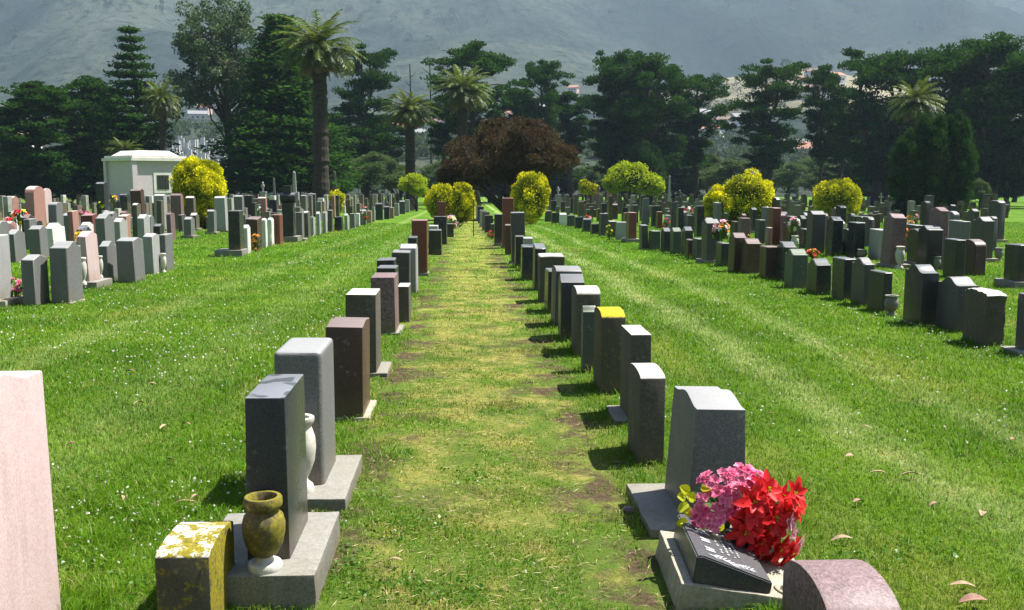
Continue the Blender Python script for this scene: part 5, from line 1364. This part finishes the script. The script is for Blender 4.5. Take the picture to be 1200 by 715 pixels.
# fallen leaves and bark strips
def leaf_obj(u, v, L, Wd, ang, mat, label, curl=.25):
    L *= .72; Wd *= .72
    p = hit(u, v); m = PM(); V = []; n = 8
    for i in range(n+1):
        t = i/n; w = Wd*math.sin(math.pi*min(.98, .04+t*.95))**.8*.5; z = curl*L*math.sin(math.pi*t)*.5
        for k in (-1, 0, 1): V.append(((t-.5)*L, w*k, z + abs(k)*w*.45))
    for i in range(len(V)): V.append((V[i][0], V[i][1], V[i][2]-.0012))
    N_ = (n+1)*3; Fc = []
    for i in range(n):
        for k in range(2):
            q = (i*3+k, i*3+k+1, (i+1)*3+k+1, (i+1)*3+k); Fc.append(q); Fc.append(tuple(N_+a for a in q[::-1]))
    m.add(V, Fc)
    tag(link('fallen_leaf', m.mesh('fallen_leaf', M[mat]), None, (p.x, p.y, p.z+.028), (rnd.uniform(-.3, .3), rnd.uniform(-.2, .2), ang)), label, 'leaf', 'dry leaves fallen on the lawn')
for a in [(986,639,.15,.045,-.15,'deadleaf','long pale dry leaf right of the red flowers'), (1128,694,.16,.035,-.1,'deadleaf','long thin pale leaf at the bottom right corner'), (1140,712,.17,.06,0,'redleaf','reddish leaf at the very bottom right'),
          (153,439,.13,.05,-.1,'redleaf','pinkish leaf, uppermost on the near left lawn'), (179,454,.10,.04,.1,'deadleaf','small tan leaf just right of the pinkish one'), (163,477,.14,.05,1.0,'deadleaf','upright yellowish leaf on the left lawn'),
          (193,505,.14,.045,1.2,'deadleaf','curled tan leaf left of the dark polished headstone'), (218,502,.13,.035,-.5,'deadleaf','thin pale leaf right of the curled tan one'), (146,590,.13,.045,1.9,'deadleaf','pale upright leaf right of the pink slab'),
          (151,602,.10,.04,0,'deadleaf','small pale leaf below the upright one'), (84,525,.07,.05,.3,'redleaf','small pink leaf near the pink slab'), (200,544,.07,.05,.2,'redleaf','small pink leaf in the left lawn centre'),
          (215,596,.20,.02,.1,'deadleaf','long curved twig-like strip behind the mossy block'), (230,588,.10,.04,1.0,'deadleaf','dry leaf standing by the shadow of the dark headstone'),
          (996,540,.09,.05,.1,'deadleaf','round pale leaf in the right lawn above the red flowers'), (1022,444-10,.10,.04,.0,'deadleaf','small tan leaf far up the right lawn'), (1006,594,.10,.05,.3,'redleaf','salmon leaf right of the bouquet'),
          (1095,597,.09,.04,.2,'redleaf','small brown leaf in the lower right lawn'), (1151,608,.08,.05,.9,'deadleaf','round pinkish leaf near the right edge'), (1187,520,.07,.05,.2,'redleaf','small rusty leaf at the right edge'),
          (1067,562,.16,.035,-.1,'deadleaf','brown bark strip lying across the pale track'), (1030,560,.15,.03,-.2,'deadleaf','pale bark strip left of the brown one'), (462,664,.11,.035,-.2,'deadleaf','dry tan leaf on the worn path'),
          (902,490,.08,.04,-.3,'deadleaf','small yellow leaf right of the thick grey headstone'), (1015,505,.14,.02,-.8,'deadleaf','thin straw leaf slanting in the right lawn')]:
    leaf_obj(*a)
# small dark purple stone ornament on the path edge
p = hit(737, 600); bm = bmesh.new(); bmesh.ops.create_icosphere(bm, subdivisions=3, radius=.035)
for v in bm.verts: v.co *= 1 + .25*mnoise.noise(v.co*40); v.co.z *= .7
tag(link('small_rock', bm_mesh('small_rock', bm, M['mauve'], 60), None, (p.x, p.y, p.z+.01)), 'small dark purplish rock lying left of the thick grey headstone', 'rock')

# ------------------------------------------------------------------ haze, light, world
hz = PM(); hz.box(-3900, 3900, -300, 3100, -8, 720)
me = hz.mesh('haze', M['soil']); me.materials.clear()
hm = bpy.data.materials.new('haze'); hm.use_nodes = True; nt = hm.node_tree; nt.nodes.clear()
o_ = nt.nodes.new('ShaderNodeOutputMaterial'); pv = nt.nodes.new('ShaderNodeVolumePrincipled')
pv.inputs['Color'].default_value = (.54, .74, .94, 1); pv.inputs['Density'].default_value = .00019; pv.inputs['Anisotropy'].default_value = .3
nt.links.new(pv.outputs[0], o_.inputs['Volume']); me.materials.append(hm)
tag(link('haze', me), 'pale blue air haze over the valley and mountain', kind='stuff')

EL, AZ = 62.0, 18.0      # sun above horizon; azimuth measured from +x towards +y
sd = Vector((math.cos(R(EL))*math.cos(R(AZ)), math.cos(R(EL))*math.sin(R(AZ)), math.sin(R(EL))))
L = bpy.data.lights.new('sun', 'SUN'); L.energy = 5.0; L.angle = R(.53); L.color = (1.0, .955, .88)
so = bpy.data.objects.new('sun', L); C.objects.link(so); so.rotation_euler = sd.to_track_quat('Z', 'Y').to_euler(); so.location = (30, 10, 60)
w = bpy.data.worlds.new('World'); sc.world = w; w.use_nodes = True; nt = w.node_tree; nt.nodes.clear()
wo = nt.nodes.new('ShaderNodeOutputWorld'); bg = nt.nodes.new('ShaderNodeBackground'); sk = nt.nodes.new('ShaderNodeTexSky')
sk.sky_type = 'NISHITA'; sk.sun_disc = False; sk.sun_elevation = R(EL); sk.sun_rotation = math.atan2(sd.x, sd.y); sk.altitude = 50; sk.dust_density = 1.2
bg.inputs['Strength'].default_value = .05
nt.links.new(sk.outputs[0], bg.inputs[0]); nt.links.new(bg.outputs[0], wo.inputs[0])
sc.view_settings.view_transform = 'Standard'; sc.view_settings.look = 'None'; sc.view_settings.exposure = 1.3; sc.view_settings.gamma = 1.0
sc.render.engine = 'CYCLES'
sc.cycles.max_bounces = 6; sc.cycles.diffuse_bounces = 2; sc.cycles.glossy_bounces = 2; sc.cycles.transmission_bounces = 3; sc.cycles.volume_bounces = 0
sc.cycles.use_denoising = True
